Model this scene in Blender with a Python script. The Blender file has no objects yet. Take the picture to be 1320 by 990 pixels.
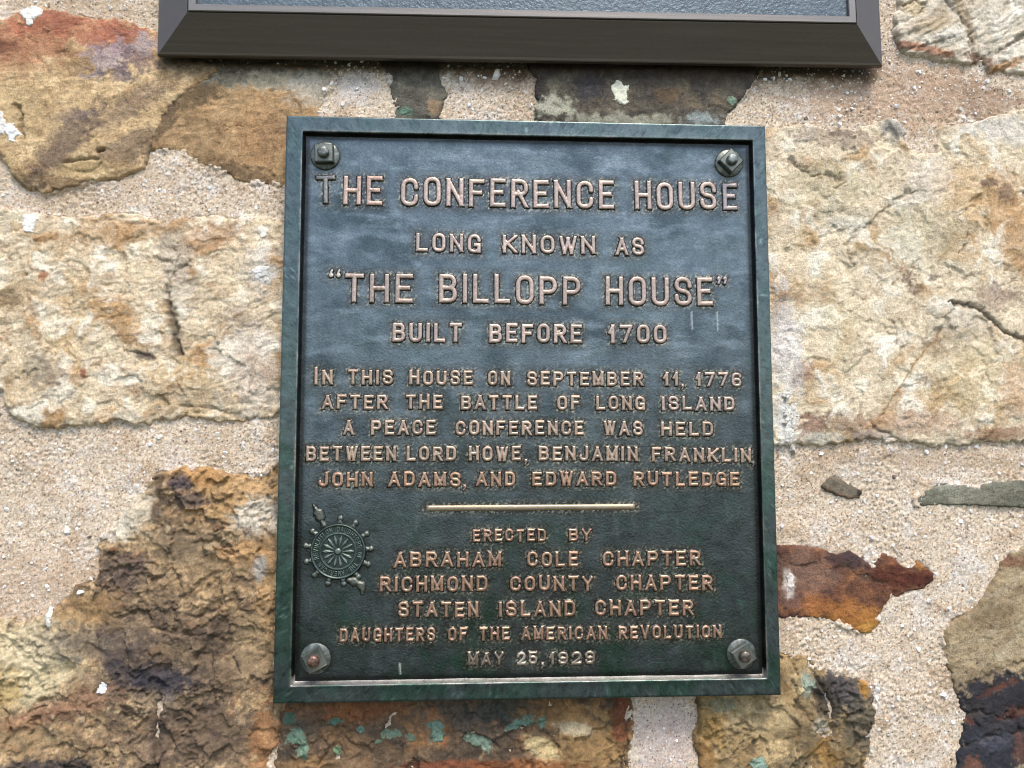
import bpy, math, random
import numpy as np
from mathutils import Matrix, Vector

S = bpy.context.scene
R = math.radians
random.seed(7)

# ------------------------------------------------------------------ camera
PXF = 1060.0                       # focal length in photo pixels (1320 wide)
PW = 0.60                          # plaque width, metres
ZC = 1.55                          # height of the plaque centre above ground
_rx, _ry, _rz = -0.0856, 0.0543, 0.0038
_t = np.array([0.0373, 0.0349, 1.6627])
def _rot(a, i, j):
    m = np.eye(3); c, s = math.cos(a), math.sin(a)
    m[i, i] = c; m[j, j] = c; m[i, j] = -s; m[j, i] = s
    return m
CM = _rot(_rz, 0, 1) @ _rot(_ry, 0, 2) @ _rot(_rx, 1, 2)
_c = -CM.T @ _t * PW
def w3(v): return np.array([v[0], v[2], -v[1]])
CAMP = w3(_c) + np.array([0, 0, ZC])
RT, DN, FW = w3(CM[0]), w3(CM[1]), w3(CM[2])
cam_d = bpy.data.cameras.new('camera'); cam = bpy.data.objects.new('camera', cam_d)
S.collection.objects.link(cam); S.camera = cam
mw = Matrix.Identity(4)
for i in range(3):
    mw[i][0] = RT[i]; mw[i][1] = -DN[i]; mw[i][2] = -FW[i]; mw[i][3] = CAMP[i]
cam.matrix_world = mw
cam_d.sensor_width = 36; cam_d.lens = 36 * PXF / 1320; cam_d.clip_start = 0.02; cam_d.clip_end = 500

def at(px, py, y=0.0):
    """point (X, Z) where the ray of a photo pixel meets the vertical plane y"""
    px = np.asarray(px, float); py = np.asarray(py, float)
    d = [FW[i] + RT[i] * (px - 660) / PXF + DN[i] * (py - 495) / PXF for i in range(3)]
    k = (y - CAMP[1]) / d[1]
    return CAMP[0] + k * d[0], CAMP[2] + k * d[2]

# ------------------------------------------------------------------ light
SUN_EL, SUN_AZ = 58, 16            # azimuth measured from the camera side towards the right
world = bpy.data.worlds.new('World'); S.world = world; world.use_nodes = True
nt = world.node_tree; nt.nodes.clear()
sky = nt.nodes.new('ShaderNodeTexSky'); sky.sky_type = 'NISHITA'; sky.sun_disc = False
sky.sun_elevation = R(SUN_EL); sky.sun_rotation = R(180 - SUN_AZ)
sky.air_density = 1.0; sky.dust_density = 1.6; sky.ozone_density = 1.0
bg = nt.nodes.new('ShaderNodeBackground'); bg.inputs[1].default_value = 0.15
wo = nt.nodes.new('ShaderNodeOutputWorld')
nt.links.new(sky.outputs[0], bg.inputs[0]); nt.links.new(bg.outputs[0], wo.inputs[0])
sd_ = bpy.data.lights.new('sun', 'SUN'); sd_.energy = 1.5; sd_.angle = R(15); sd_.color = (1.0, 0.955, 0.90)
sun = bpy.data.objects.new('sun', sd_); S.collection.objects.link(sun)
_sv = Vector((math.sin(R(SUN_AZ)) * math.cos(R(SUN_EL)), -math.cos(R(SUN_AZ)) * math.cos(R(SUN_EL)), math.sin(R(SUN_EL))))
sun.rotation_euler = _sv.to_track_quat('Z', 'Y').to_euler(); sun.location = (0, -3, 5)
S.view_settings.view_transform = 'Standard'; S.view_settings.look = 'None'
S.view_settings.gamma = 1; S.view_settings.exposure = 1.30
S.render.engine = 'CYCLES'; S.cycles.filter_width = 1.05

# ------------------------------------------------------------------ numeric helpers
def srgb(r, g, b):
    v = np.array([r, g, b], float) / 255
    return np.where(v <= 0.04045, v / 12.92, ((v + 0.055) / 1.055) ** 2.4)
ALB = 0.80
def C3(r, g, b, de=.0):                              # matt albedo from a seen colour
    de += .12 * (max(r, g, b) - min(r, g, b)) / max(r, g, b, 1)
    v = srgb(r, g, b) * ALB; return v * (1 - de) + v.mean() * de
def sst(a, b, x):
    t = np.clip((x - a) / (b - a), 0, 1); return t * t * (3 - 2 * t)
_tabs = {}
def _tab(seed):
    if seed not in _tabs:
        a = np.random.RandomState(seed).rand(256, 256) * 2 * np.pi
        _tabs[seed] = (np.cos(a).astype(np.float32), np.sin(a).astype(np.float32))
    return _tabs[seed]
def gnoise(x, y, seed):
    gx, gy = _tab(seed)
    xi = np.floor(x); yi = np.floor(y)
    fx = (x - xi).astype(np.float32); fy = (y - yi).astype(np.float32)
    xi = xi.astype(np.int32) & 255; yi = yi.astype(np.int32) & 255
    x1 = (xi + 1) & 255; y1 = (yi + 1) & 255
    u = fx * fx * fx * (fx * (fx * 6 - 15) + 10); v = fy * fy * fy * (fy * (fy * 6 - 15) + 10)
    a = gx[xi, yi] * fx + gy[xi, yi] * fy
    b = gx[x1, yi] * (fx - 1) + gy[x1, yi] * fy
    c = gx[xi, y1] * fx + gy[xi, y1] * (fy - 1)
    d = gx[x1, y1] * (fx - 1) + gy[x1, y1] * (fy - 1)
    return (a * (1 - u) + b * u) * (1 - v) + (c * (1 - u) + d * u) * v
def fbm(x, y, scale, seed, octs=4, gain=0.5, ridged=False):
    """about -1..1, feature size 'scale' in photo pixels"""
    s = 0; amp = 1; tot = 0; ro = .5 + seed * .37; x, y = (x * math.cos(ro) - y * math.sin(ro)) / scale, (x * math.sin(ro) + y * math.cos(ro)) / scale
    for o in range(octs):
        n = gnoise(x + 17.3 * o, y - 9.1 * o, seed + o) * 1.5
        if ridged: n = 1 - 2 * np.abs(n) * 1.4
        s = s + n * amp; tot += amp; amp *= gain
        x, y = (x * 1.6 - y * 1.2), (x * 1.2 + y * 1.6)
    return s / tot * (1.6 if not ridged else 1.0)
def worley(x, y, scale, seed, facets=False):
    rs = np.random.RandomState(seed)
    jx = rs.rand(64, 64).astype(np.float32); jy = rs.rand(64, 64).astype(np.float32)
    tx = rs.randn(64, 64).astype(np.float32); ty = rs.randn(64, 64).astype(np.float32); o = rs.randn(64, 64).astype(np.float32)
    x = x / scale; y = y / scale
    xi = np.floor(x).astype(np.int32); yi = np.floor(y).astype(np.int32)
    best = np.full(x.shape, 9e9, np.float32); second = best.copy(); h = np.zeros(x.shape, np.float32)
    for dx in (-1, 0, 1):
        for dy in (-1, 0, 1):
            cx = (xi + dx) & 63; cy = (yi + dy) & 63
            px = xi + dx + jx[cx, cy]; py = yi + dy + jy[cx, cy]
            ddx = x - px; ddy = y - py; d = ddx * ddx + ddy * ddy
            m = d < best
            second = np.where(m, best, np.minimum(second, d))
            best = np.where(m, d, best)
            if facets: h = np.where(m, ddx * tx[cx, cy] * .7 + ddy * ty[cx, cy] * .7 + o[cx, cy] * .45, h)
            else: h = np.where(m, o[cx, cy], h)
    return np.sqrt(best), np.sqrt(second) - np.sqrt(best), h
def seg_dist(x, y, pts, closed=False):
    d = np.full(x.shape, 1e9); n = len(pts)
    for i in range(n if closed else n - 1):
        ax, ay = pts[i]; bx, by = pts[(i + 1) % n]
        vx, vy = bx - ax, by - ay; L = vx * vx + vy * vy + 1e-12
        t = np.clip(((x - ax) * vx + (y - ay) * vy) / L, 0, 1)
        d = np.minimum(d, (x - ax - t * vx) ** 2 + (y - ay - t * vy) ** 2)
    return np.sqrt(d)
def poly_sd(x, y, pts):
    """positive inside"""
    d = seg_dist(x, y, pts, True); ins = np.zeros(x.shape, bool); n = len(pts)
    for i in range(n):
        ax, ay = pts[i]; bx, by = pts[(i + 1) % n]
        if ay == by: continue
        c = ((ay > y) != (by > y)) & (x < (bx - ax) * (y - ay) / (by - ay) + ax)
        ins ^= c
    return np.where(ins, d, -d)

# ------------------------------------------------------------------ object helpers
def link(o, parent=None):
    S.collection.objects.link(o)
    if parent is not None: o.parent = parent
    return o
def tag(o, label=None, cat=None, group=None, kind=None):
    for k, v in (('label', label), ('category', cat), ('group', group), ('kind', kind)):
        if v: o[k] = v
    return o
def empty(name, loc):
    e = bpy.data.objects.new(name, None); e.location = loc; e.empty_display_size = .05
    S.collection.objects.link(e); return e
def mesh_np(name, V, F, mat, parent=None, col=None, smooth=True, origin=None):
    V = np.asarray(V, np.float32); F = np.asarray(F, np.int32)
    off = np.array(origin if origin is not None else (0, 0, 0), np.float32)
    me = bpy.data.meshes.new(name); k = F.shape[1]
    me.vertices.add(len(V)); me.vertices.foreach_set('co', (V - off).ravel())
    me.loops.add(F.size); me.loops.foreach_set('vertex_index', F.ravel())
    me.polygons.add(len(F)); me.polygons.foreach_set('loop_start', np.arange(0, F.size, k, dtype=np.int32))
    me.polygons.foreach_set('use_smooth', np.full(len(F), smooth))
    me.update(calc_edges=True)
    if col is not None:
        a = me.color_attributes.new('Col', 'FLOAT_COLOR', 'POINT')
        c = np.ones((len(V), 4), np.float32); c[:, :col.shape[1]] = col; a.data.foreach_set('color', c.ravel())
    me.materials.append(mat)
    o = bpy.data.objects.new(name, me); link(o, parent)
    if parent is not None:
        o.location = Vector(off) - parent_loc(parent)
    else: o.location = off
    return o
def parent_loc(p):
    v = Vector((0, 0, 0))
    while p is not None: v += p.location; p = p.parent
    return v
def grid_mesh(name, X, Y, Z, cellmask, mat, parent, col=None, origin=None):
    """X,Y,Z arrays [row(z), col(x)]; front side faces -Y"""
    ny, nx = X.shape
    ids = np.arange(ny * nx).reshape(ny, nx)
    a = ids[:-1, :-1][cellmask]; b = ids[:-1, 1:][cellmask]; c = ids[1:, 1:][cellmask]; d = ids[1:, :-1][cellmask]
    F = np.stack([a, b, c, d], 1)
    used, inv = np.unique(F.ravel(), return_inverse=True)
    V = np.stack([X.ravel()[used], Y.ravel()[used], Z.ravel()[used]], 1)
    cc = None if col is None else col.reshape(-1, col.shape[-1])[used]
    if origin is None: origin = V.mean(0)
    return mesh_np(name, V, inv.reshape(-1, 4), mat, parent, cc, True, origin)

# ------------------------------------------------------------------ materials
def mat_new(name):
    m = bpy.data.materials.new(name); m.use_nodes = True; n = m.node_tree
    b = n.nodes['Principled BSDF']; return m, n, b
def node(n, t, **kw):
    x = n.nodes.new(t)
    for k, v in kw.items():
        if k.startswith('i_'): x.inputs[k[2:]].default_value = v
        else: setattr(x, k, v)
    return x
def mathn(n, op, a, b=None):
    x = n.nodes.new('ShaderNodeMath'); x.operation = op
    for i, v in enumerate((a, b)):
        if v is None: continue
        if isinstance(v, (int, float)): x.inputs[i].default_value = v
        else: n.links.new(v, x.inputs[i])
    return x.outputs[0]
def mixn(n, fac, a, b, mode='MIX'):
    x = n.nodes.new('ShaderNodeMix'); x.data_type = 'RGBA'; x.blend_type = mode
    for s, v in ((x.inputs[0], fac), (x.inputs[6], a), (x.inputs[7], b)):
        if hasattr(v, 'links'): n.links.new(v, s)
        else: s.default_value = v if isinstance(v, (int, float)) else tuple(v) + (1,) * (4 - len(v))
    return x.outputs[2]
def noise_out(n, scale, detail=6, rough=.6, vec=None, dist=0):
    x = node(n, 'ShaderNodeTexNoise'); x.inputs['Scale'].default_value = scale
    x.inputs['Detail'].default_value = detail; x.inputs['Roughness'].default_value = rough; x.inputs['Distortion'].default_value = dist
    if vec is not None: n.links.new(vec, x.inputs['Vector'])
    return x.outputs['Fac']
def world_pos(n): return n.nodes.new('ShaderNodeNewGeometry').outputs['Position']
def remap(n, v, a, b, c, d):
    x = n.nodes.new('ShaderNodeMapRange'); n.links.new(v, x.inputs[0])
    for i, q in enumerate((a, b, c, d)): x.inputs[i + 1].default_value = q
    return x.outputs[0]

def stone_material(name, contrast, bump, rough, specks):
    m, n, b = mat_new(name); p = world_pos(n)
    at_ = node(n, 'ShaderNodeVertexColor', layer_name='Col').outputs[0]
    f1 = noise_out(n, 420, 5, .7, p); f2 = noise_out(n, 1400, 3, .6, p)
    k = mathn(n, 'MULTIPLY', remap(n, f1, .3, .7, 1 - contrast, 1 + contrast), remap(n, f2, .25, .75, 1 - contrast, 1 + contrast))
    f3 = noise_out(n, 150, 8, .8, p, .4); k = mathn(n, 'MULTIPLY', k, remap(n, f3, .3, .7, 1 - contrast * .9, 1 + contrast * .9))
    c = mixn(n, 1.0, at_, k, 'MULTIPLY')
    if specks:
        v = node(n, 'ShaderNodeTexVoronoi'); v.inputs['Scale'].default_value = 330; n.links.new(p, v.inputs['Vector'])
        sep = n.nodes.new('ShaderNodeSeparateColor'); n.links.new(v.outputs['Color'], sep.inputs[0])
        dark = mathn(n, 'MULTIPLY', mathn(n, 'GREATER_THAN', sep.outputs[0], .90), mathn(n, 'LESS_THAN', v.outputs['Distance'], .34))
        lite = mathn(n, 'MULTIPLY', mathn(n, 'GREATER_THAN', sep.outputs[1], .90), mathn(n, 'LESS_THAN', v.outputs['Distance'], .40))
        tan = mathn(n, 'MULTIPLY', mathn(n, 'GREATER_THAN', sep.outputs[2], .80), mathn(n, 'LESS_THAN', v.outputs['Distance'], .42))
        c = mixn(n, mathn(n, 'MULTIPLY', tan, .55), c, C3(186, 138, 96))
        c = mixn(n, mathn(n, 'MULTIPLY', dark, .75), c, C3(84, 70, 60))
        c = mixn(n, mathn(n, 'MULTIPLY', lite, .6), c, C3(240, 234, 226))
    n.links.new(c, b.inputs['Base Color']); b.inputs['Roughness'].default_value = rough
    b.inputs['Specular IOR Level'].default_value = .3
    h = mathn(n, 'ADD', f1, mathn(n, 'MULTIPLY', f2, .5))
    bp = node(n, 'ShaderNodeBump'); bp.inputs['Strength'].default_value = 1; bp.inputs['Distance'].default_value = bump
    n.links.new(h, bp.inputs['Height']); n.links.new(bp.outputs[0], b.inputs['Normal'])
    return m
M_stone = stone_material('rough_field_stone', .26, .0022, .85, False)
M_mortar = stone_material('sand_mortar', .22, .0017, .92, True)
M_chip = stone_material('white_shell', .06, .0003, .6, False)

def bronze_material(name, metallic, rough, bump, scale, attr=True, base=(.05, .05, .05), spread=.25, streak=False):
    m, n, b = mat_new(name); p = world_pos(n)
    if attr: c = node(n, 'ShaderNodeVertexColor', layer_name='Col').outputs[0]
    else:
        rgb = n.nodes.new('ShaderNodeRGB'); rgb.outputs[0].default_value = tuple(base) + (1,); c = rgb.outputs[0]
    f1 = noise_out(n, scale, 4, .6, p); f2 = noise_out(n, 60, 6, .65, p)
    pp = p
    if streak:
        mp = n.nodes.new('ShaderNodeMapping'); n.links.new(p, mp.inputs[0]); mp.inputs['Scale'].default_value = (6, 200, 260)
        f2 = noise_out(n, 1, 5, .7, mp.outputs[0])
    c = mixn(n, 1.0, c, mathn(n, 'MULTIPLY', remap(n, f1, .3, .7, 1 - spread, 1 + spread), remap(n, f2, .3, .7, 1 - spread, 1 + spread)), 'MULTIPLY')
    n.links.new(c, b.inputs['Base Color']); b.inputs['Metallic'].default_value = metallic
    n.links.new(remap(n, f2, .3, .7, rough - .07, rough + .09), b.inputs['Roughness'])
    bp = node(n, 'ShaderNodeBump'); bp.inputs['Strength'].default_value = 1; bp.inputs['Distance'].default_value = bump
    n.links.new(f1, bp.inputs['Height']); n.links.new(bp.outputs[0], b.inputs['Normal'])
    return m
M_field = bronze_material('patinated_bronze_field', .88, .30, .00045, 420, spread=.2)
M_frame = bronze_material('patinated_bronze_frame', .85, .30, .00016, 420, spread=.25)
M_letter = bronze_material('worn_bronze_letter', .70, .38, .00018, 500, spread=.15)
M_bolt = bronze_material('dull_bronze_bolt', .7, .42, .0002, 500, spread=.22)
M_upper = bronze_material('dark_brown_bronze', .45, .36, .00008, 500, attr=False, base=(.096, .077, .060), spread=.07, streak=True)
M_upper_lip = bronze_material('polished_brown_bronze', .6, .34, .00008, 500, attr=False, base=(.165, .145, .122), spread=.07, streak=True)
M_upper_field = bronze_material('pebbled_blue_bronze', .3, .38, .0012, 210, attr=False, base=(.055, .075, .085), spread=.25)

# ------------------------------------------------------------------ ground (below the picture, bounces the light)
m, n, b = mat_new('lawn'); p = world_pos(n)
n.links.new(mixn(n, noise_out(n, 9, 6, .7, p), (.035, .05, .02), (.09, .085, .055)), b.inputs['Base Color']); b.inputs['Roughness'].default_value = .95
g = 60
ground = mesh_np('ground', [(-g, -g, 0), (g, -g, 0), (g, g, 0), (-g, g, 0)], [(0, 1, 2, 3)], m)
tag(ground, kind='structure')

# ------------------------------------------------------------------ stone wall
WY = 0.036                          # plane of the mortar face
U = 0.00097                         # metres per photo pixel on the wall
def to_u(pts):
    a = np.array(pts, float); x, z = at(a[:, 0], a[:, 1], WY)
    return np.stack([x / U, (z - ZC) / U], 1)
x0, z0 = at(-12, 1002, WY); x1, z1 = at(1332, -12, WY)
def axis(a, b, step, ext):
    core = np.arange(a, b, step); out = []; s = step; v = 0
    while v < ext: s = min(s * 1.25, 9); v += s; out.append(v)
    out = np.array(out); return np.concatenate([core[0] - out[::-1], core, core[-1] + out])
ax = axis(min(x0, -.1) / U - 10, x1 / U + 10, 1.55, 320)
az = axis((z0 - ZC) / U - 6, (z1 - ZC) / U + 6, 1.55, 260)
GX, GZ = np.meshgrid(ax, az)
GX = GX.astype(np.float32); GZ = GZ.astype(np.float32)
# domain warp and shared fields
w1 = fbm(GX, GZ, 40, 11, 3); w2 = fbm(GX, GZ, 40, 21, 3)
w3_ = fbm(GX, GZ, 9, 31, 3); w4_ = fbm(GX, GZ, 9, 41, 3)
F = {}
F['big'] = fbm(GX, GZ, 150, 51, 4)
F['mid'] = fbm(GX + w1 * 14, GZ + w2 * 14, 55, 61, 5)
F['sml'] = fbm(GX + w1 * 9, GZ + w2 * 9, 17, 71, 4)
F['fin'] = fbm(GX + w3_ * 2, GZ + w4_ * 2, 6, 81, 3, .6)
F['rgh'] = fbm(GX + w3_ * 3, GZ + w4_ * 3, 10, 261, 4, .8)
F['blt'] = fbm(GX + w3_ * 4 + w1 * 8, GZ + w4_ * 4, 24, 271, 5, .78)
_ck = fbm(GX + w1 * 12 + w3_ * 3, GZ + w2 * 12 + w4_ * 3, 75, 281, 2, .4, True)
F['crk'] = sst(.945, .99, _ck) * sst(-.05, .35, fbm(GX, GZ, 50, 291, 2))
F['mid2'] = fbm(GX + w1 * 14, GZ + w2 * 14, 45, 161, 5, .6)
F['sml2'] = fbm(GX + w2 * 9, GZ + w1 * 9, 14, 171, 4, .65)
F['rid'] = fbm(GX + w1 * 10, GZ + w2 * 10, 34, 91, 5, .55, True)
F['rid2'] = fbm(GX + w1 * 10, GZ + w2 * 10, 15, 191, 4, .6, True)
# bedding streaks, slightly tilted
sx = GX * .99 + GZ * .12; sz = -GX * .12 + GZ * .99
F['str'] = fbm(sx * .28 + w1 * 5, sz + w2 * 8, 14, 101, 5, .6)
sx = GX * .87 + GZ * .5; sz = -GX * .5 + GZ * .87
F['dia'] = fbm(sx * .25 + w1 * 5, sz + w2 * 8, 12, 111, 5, .6)
_, _, fa = worley(GX + w1 * 10 + w3_ * 2, GZ + w2 * 8 + w4_ * 2, 26, 5, True); F['fac'] = fa
_, _, fa = worley(GX + w1 * 8 + w3_ * 3, (GZ + w2 * 8 + w4_ * 2) * 1.5, 11, 6, True); F['fac2'] = fa
_, _, fa = worley(GX + w1 * 20 + w3_ * 3, (GZ + w2 * 20 + w4_ * 3), 70, 8, True); F['fac3'] = fa
def terrace(f, n, sharp=.16):
    t = f * n; i = np.floor(t); r = t - i
    return (i + sst(.5 - sharp, .5 + sharp, r)) / n

def grain(scale, seed, octs=2): return fbm(GX, GZ, scale, seed, octs, .7)

coarse = sst(-.25, .45, fbm(GX, GZ, 90, 205, 3))
MH = -0.5 + 2.2 * F['big'] + 1.3 * F['mid'] + .55 * F['sml'] + (.55 + .9 * coarse) * (grain(4.6, 201) + .45 * F['fin'] + .5 * F['rgh'])
pit = sst(.35, .75, F['sml2']) * sst(.0, .5, F['fin']); MH = MH - 1.6 * pit
MC = np.zeros(GX.shape + (3,)) + C3(224, 203, 175)
def mix(c, col, m):
    m = np.asarray(m)[..., None]; return c * (1 - m) + np.asarray(col) * m
MC = mix(MC, C3(196, 166, 132), .7 * sst(-.1, .8, F['mid']))
MC = mix(MC, C3(232, 220, 206), .7 * sst(.0, .6, F['mid2']))
MC = mix(MC, C3(150, 118, 88), .5 * sst(.3, .9, F['sml2']))
gr = grain(3.3, 211); MC = MC * (1 + .34 * gr)[..., None]
MC = mix(MC, C3(112, 88, 66), .8 * sst(.42, .75, grain(3.6, 221)))
MC = mix(MC, C3(196, 146, 100), .6 * sst(.45, .8, grain(5, 224)))
MC = mix(MC, C3(235, 225, 214), .7 * sst(.60, .9, grain(4.2, 231)))

def blob(cx, cy, rx, ry, ang=0, rag=.55, fld='sml', soft=.35):
    """ragged patch given in photo pixels, 0..1 over the wall"""
    (ux, uz), = to_u([(cx, cy)])
    a = R(ang); dx = GX - ux; dz = GZ - uz
    p = (dx * math.cos(a) + dz * math.sin(a)) / rx; q = (-dx * math.sin(a) + dz * math.cos(a)) / ry
    d = np.sqrt(p * p + q * q) + rag * .8 * F[fld] + rag * .9 * F['rgh'] + rag * .5 * F['blt']
    return sst(1 + soft, 1 - soft, d)
def groove(pts, wid, warp=3.0):
    d = seg_dist(GX + w3_ * warp, GZ + w4_ * warp, to_u(pts))
    return np.exp(-(d / (wid * np.clip(.7 + .9 * F['sml'] + .3 * F['rgh'], .15, 1.5))) ** 2)
# mortar stains
for a in ((1150, 120, 150, 45, 0, (186, 152, 122), .7), (100, 250, 120, 22, 10, (200, 172, 140), .5), (1270, 130, 50, 30, 0, (150, 118, 90), .5),
          (640, 100, 40, 14, 0, (150, 120, 96), .6), (460, 110, 26, 26, 0, (226, 216, 205), .6), (1200, 590, 130, 14, 0, (184, 158, 128), .6),
          (40, 760, 70, 50, 0, (206, 176, 146), .6), (110, 10, 90, 18, 0, (196, 170, 140), .6), (860, 950, 40, 60, 0, (206, 186, 178), .6)):
    MC = mix(MC, C3(*a[5]), a[6] * blob(*a[:5]))

WALL = empty('stone_wall', (0, WY, ZC))
tag(WALL, 'rubble stone wall of cream and rusty brown stones in sandy shell mortar behind the plaques', 'wall')

stones = []; SDM = np.full(GX.shape, -99.0)
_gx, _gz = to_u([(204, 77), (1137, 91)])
GRIME_SHADE = sst(30, 7, np.abs(GZ - (_gx[1] + (_gz[1] - _gx[1]) * (GX - _gx[0]) / (_gz[0] - _gx[0]))) + 11 * F['blt'] + 4 * F['rgh']) * sst(_gx[0] - 4, _gx[0] + 12, GX) * sst(_gz[0] + 4, _gz[0] - 12, GX)  # grime plus the shade under the upper plaque, painted as one band
MC = mix(MC, C3(74, 60, 46), .88 * GRIME_SHADE)
def stone(label, poly, base, rec, cols, blobs=(), cracks=(), dome=2.0, edge=6.0, warp=5.0, tilt=(0, 0)):
    P = to_u(poly)
    sd = poly_sd(GX + w3_ * warp * .5 + w1 * warp, GZ + w4_ * warp * .5 + w2 * warp, P)
    sd = sd + F['fin'] * 1.2
    ins = sst(-edge * .8, edge * .35, sd)
    np.maximum(SDM, sd, out=SDM)
    h = base + rec() + dome * (1 - np.exp(-np.maximum(sd, 0) / 26))
    cx, cz = P.mean(0); h = h + tilt[0] * (GX - cx) / 100 + tilt[1] * (GZ - cz) / 100
    h = h - 1.6 * F['crk']
    for c in cracks:
        pts, wid, dep = c[:3]; h = h - dep * groove(pts, wid, c[3] if len(c) > 3 else 3)
    h = -13 + (h + 13) * ins - 2.2 * np.exp(-np.abs(sd) / 2.5)
    c = np.zeros(GX.shape + (3,)) + C3(*cols[0])
    for col, fld, lo, hi, am in cols[1:]:
        c = mix(c, C3(*col), am * sst(lo, hi, F[fld] if isinstance(fld, str) else fld))
    lum = float(np.mean(C3(*cols[0])))
    c = mix(c, C3(*cols[0]) * np.array([.42, .36, .32]), .65 * sst(.32, .75, F['blt']))
    c = mix(c, np.minimum(C3(*cols[0]) * 1.35, .8), .5 * sst(.3, .8, -F['blt']))
    for bl in blobs:
        kw = bl[7] if len(bl) > 7 else {}
        c = mix(c, C3(*bl[5]), bl[6] * blob(*bl[:5], **kw))
    for cr in cracks:
        c = mix(c, C3(*((92, 76, 56) if len(cr) < 6 else cr[5])), (.55 if len(cr) < 5 else cr[4]) * groove(cr[0], cr[1] * 1.1, cr[3] if len(cr) > 3 else 3))
    c = c * (1 + .20 * F['mid2'] - .12 * F['mid'])[..., None]
    c = mix(c, c * np.array([.42, .36, .30]), .7 * F['crk']); c = mix(c, C3(62, 52, 42), .88 * GRIME_SHADE)
    c = c * (1 + .16 * F['fin'] + .10 * F['sml2'] + (.30 if rec is rec_crag else .18) * F['rgh'])[..., None]
    stones.append((label, np.where(sd > -edge * 1.4, h, -40).astype(np.float32), np.clip(c, .004, .9).astype(np.float32)))

cream = [(236, 212, 174), ((186, 150, 112), 'blt', .1, .6, .55), ((206, 156, 96), 'mid', -.05, .55, .85), ((214, 172, 108), 'big', .1, .7, .55), ((242, 230, 206), 'mid2', .0, .5, .8), ((170, 132, 92), 'str', .2, .9, .6),
         ((186, 174, 154), 'sml', .25, .9, .5), ((240, 230, 210), 'sml2', .25, .9, .6), ((150, 116, 80), 'rid2', .55, .95, .45)]
def rec_cream(): return 2.0 * F['mid'] + 1.5 * terrace(F['str'] + .8 * F['mid2'], 2.2, .08) + 1.2 * F['fac'] + .9 * F['fac3'] + .4 * F['sml'] + .95 * F['rgh'] + .4 * F['fac2']
def rec_smooth(): return 2.0 * F['mid'] + 1.3 * terrace(F['mid2'] + .3 * F['dia'], 1.8, .07) + .8 * F['fac'] + 1.1 * F['fac3'] + .3 * F['sml2'] + .75 * F['rgh'] + .25 * F['fac2']
def rec_crag():
    k = .15 + .85 * sst(-.35, .35, fbm(GX, GZ, 80, 295, 3))
    return 2.6 * F['fac'] + 3.0 * F['fac3'] + 2.4 * F['mid'] + k * (1.9 * F['fac2'] + 1.4 * F['rid2'] + 2.6 * F['rgh']) + .8 * F['sml2']
def rec_tex(): return 1.7 * F['mid'] + .7 * F['fac'] + .45 * F['fac2'] + .4 * F['sml'] + .95 * F['rgh'] + .4 * F['str']

# upper left: ochre stone with red top
stone('ochre stone with a reddish upper edge',
      [(-320, 40), (-60, 30), (0, 23), (30, 16), (60, 11), (95, 20), (128, 25), (155, 27), (182, 31), (210, 42), (235, 70), (285, 88), (262, 110), (232, 128), (210, 148), (202, 172), (194, 200),
       (188, 219), (160, 229), (120, 237), (75, 247), (50, 249), (28, 241), (16, 217), (2, 205), (-30, 190), (-320, 200)],
      5.0, rec_tex,
      [(214, 180, 130), ((182, 142, 92), 'mid', -.1, .7, .8), ((222, 192, 146), 'mid2', .0, .7, .7), ((150, 112, 74), 'sml', .2, .8, .5), ((226, 204, 166), 'sml2', .3, .9, .55)],
      [(20, 60, 70, 42, 0, (184, 118, 82), .75), (120, 42, 80, 20, -8, (190, 122, 88), .8), (165, 55, 45, 24, -10, (178, 104, 78), .7), (60, 30, 60, 18, 10, (176, 104, 74), .7), (5, 62, 22, 12, 0, (120, 70, 50), .7),
       (150, 75, 34, 20, 30, (176, 158, 160), .75, dict(rag=.9)), (182, 78, 22, 22, 0, (128, 104, 100), .7, dict(rag=.9)), (155, 98, 20, 10, 0, (110, 96, 96), .7, dict(rag=.9)), (190, 60, 16, 14, 0, (200, 182, 170), .6),
       (170, 140, 58, 16, 35, (126, 104, 88), .6), (85, 190, 70, 18, 52, (112, 92, 80), .75), (175, 190, 40, 20, 20, (116, 98, 84), .6), (60, 235, 50, 9, -5, (120, 96, 70), .6), (100, 152, 26, 8, 10, (116, 100, 100), .5),
       (110, 218, 30, 9, 8, (184, 156, 106), .8, dict(rag=.25)), (30, 130, 50, 45, 0, (212, 180, 130), .5)],
      [([(82, 212), (100, 209), (125, 206), (132, 208)], 2.2, 3.5, 1), ([(84, 216), (95, 222), (118, 224), (134, 212)], 2.0, 1.5, 1), ([(128, 197), (136, 196)], 3.2, 8, .5, .85),
       ([(25, 140), (33, 150), (30, 165), (34, 180)], 3.5, 4)], dome=3, tilt=(-.5, 0))
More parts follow.
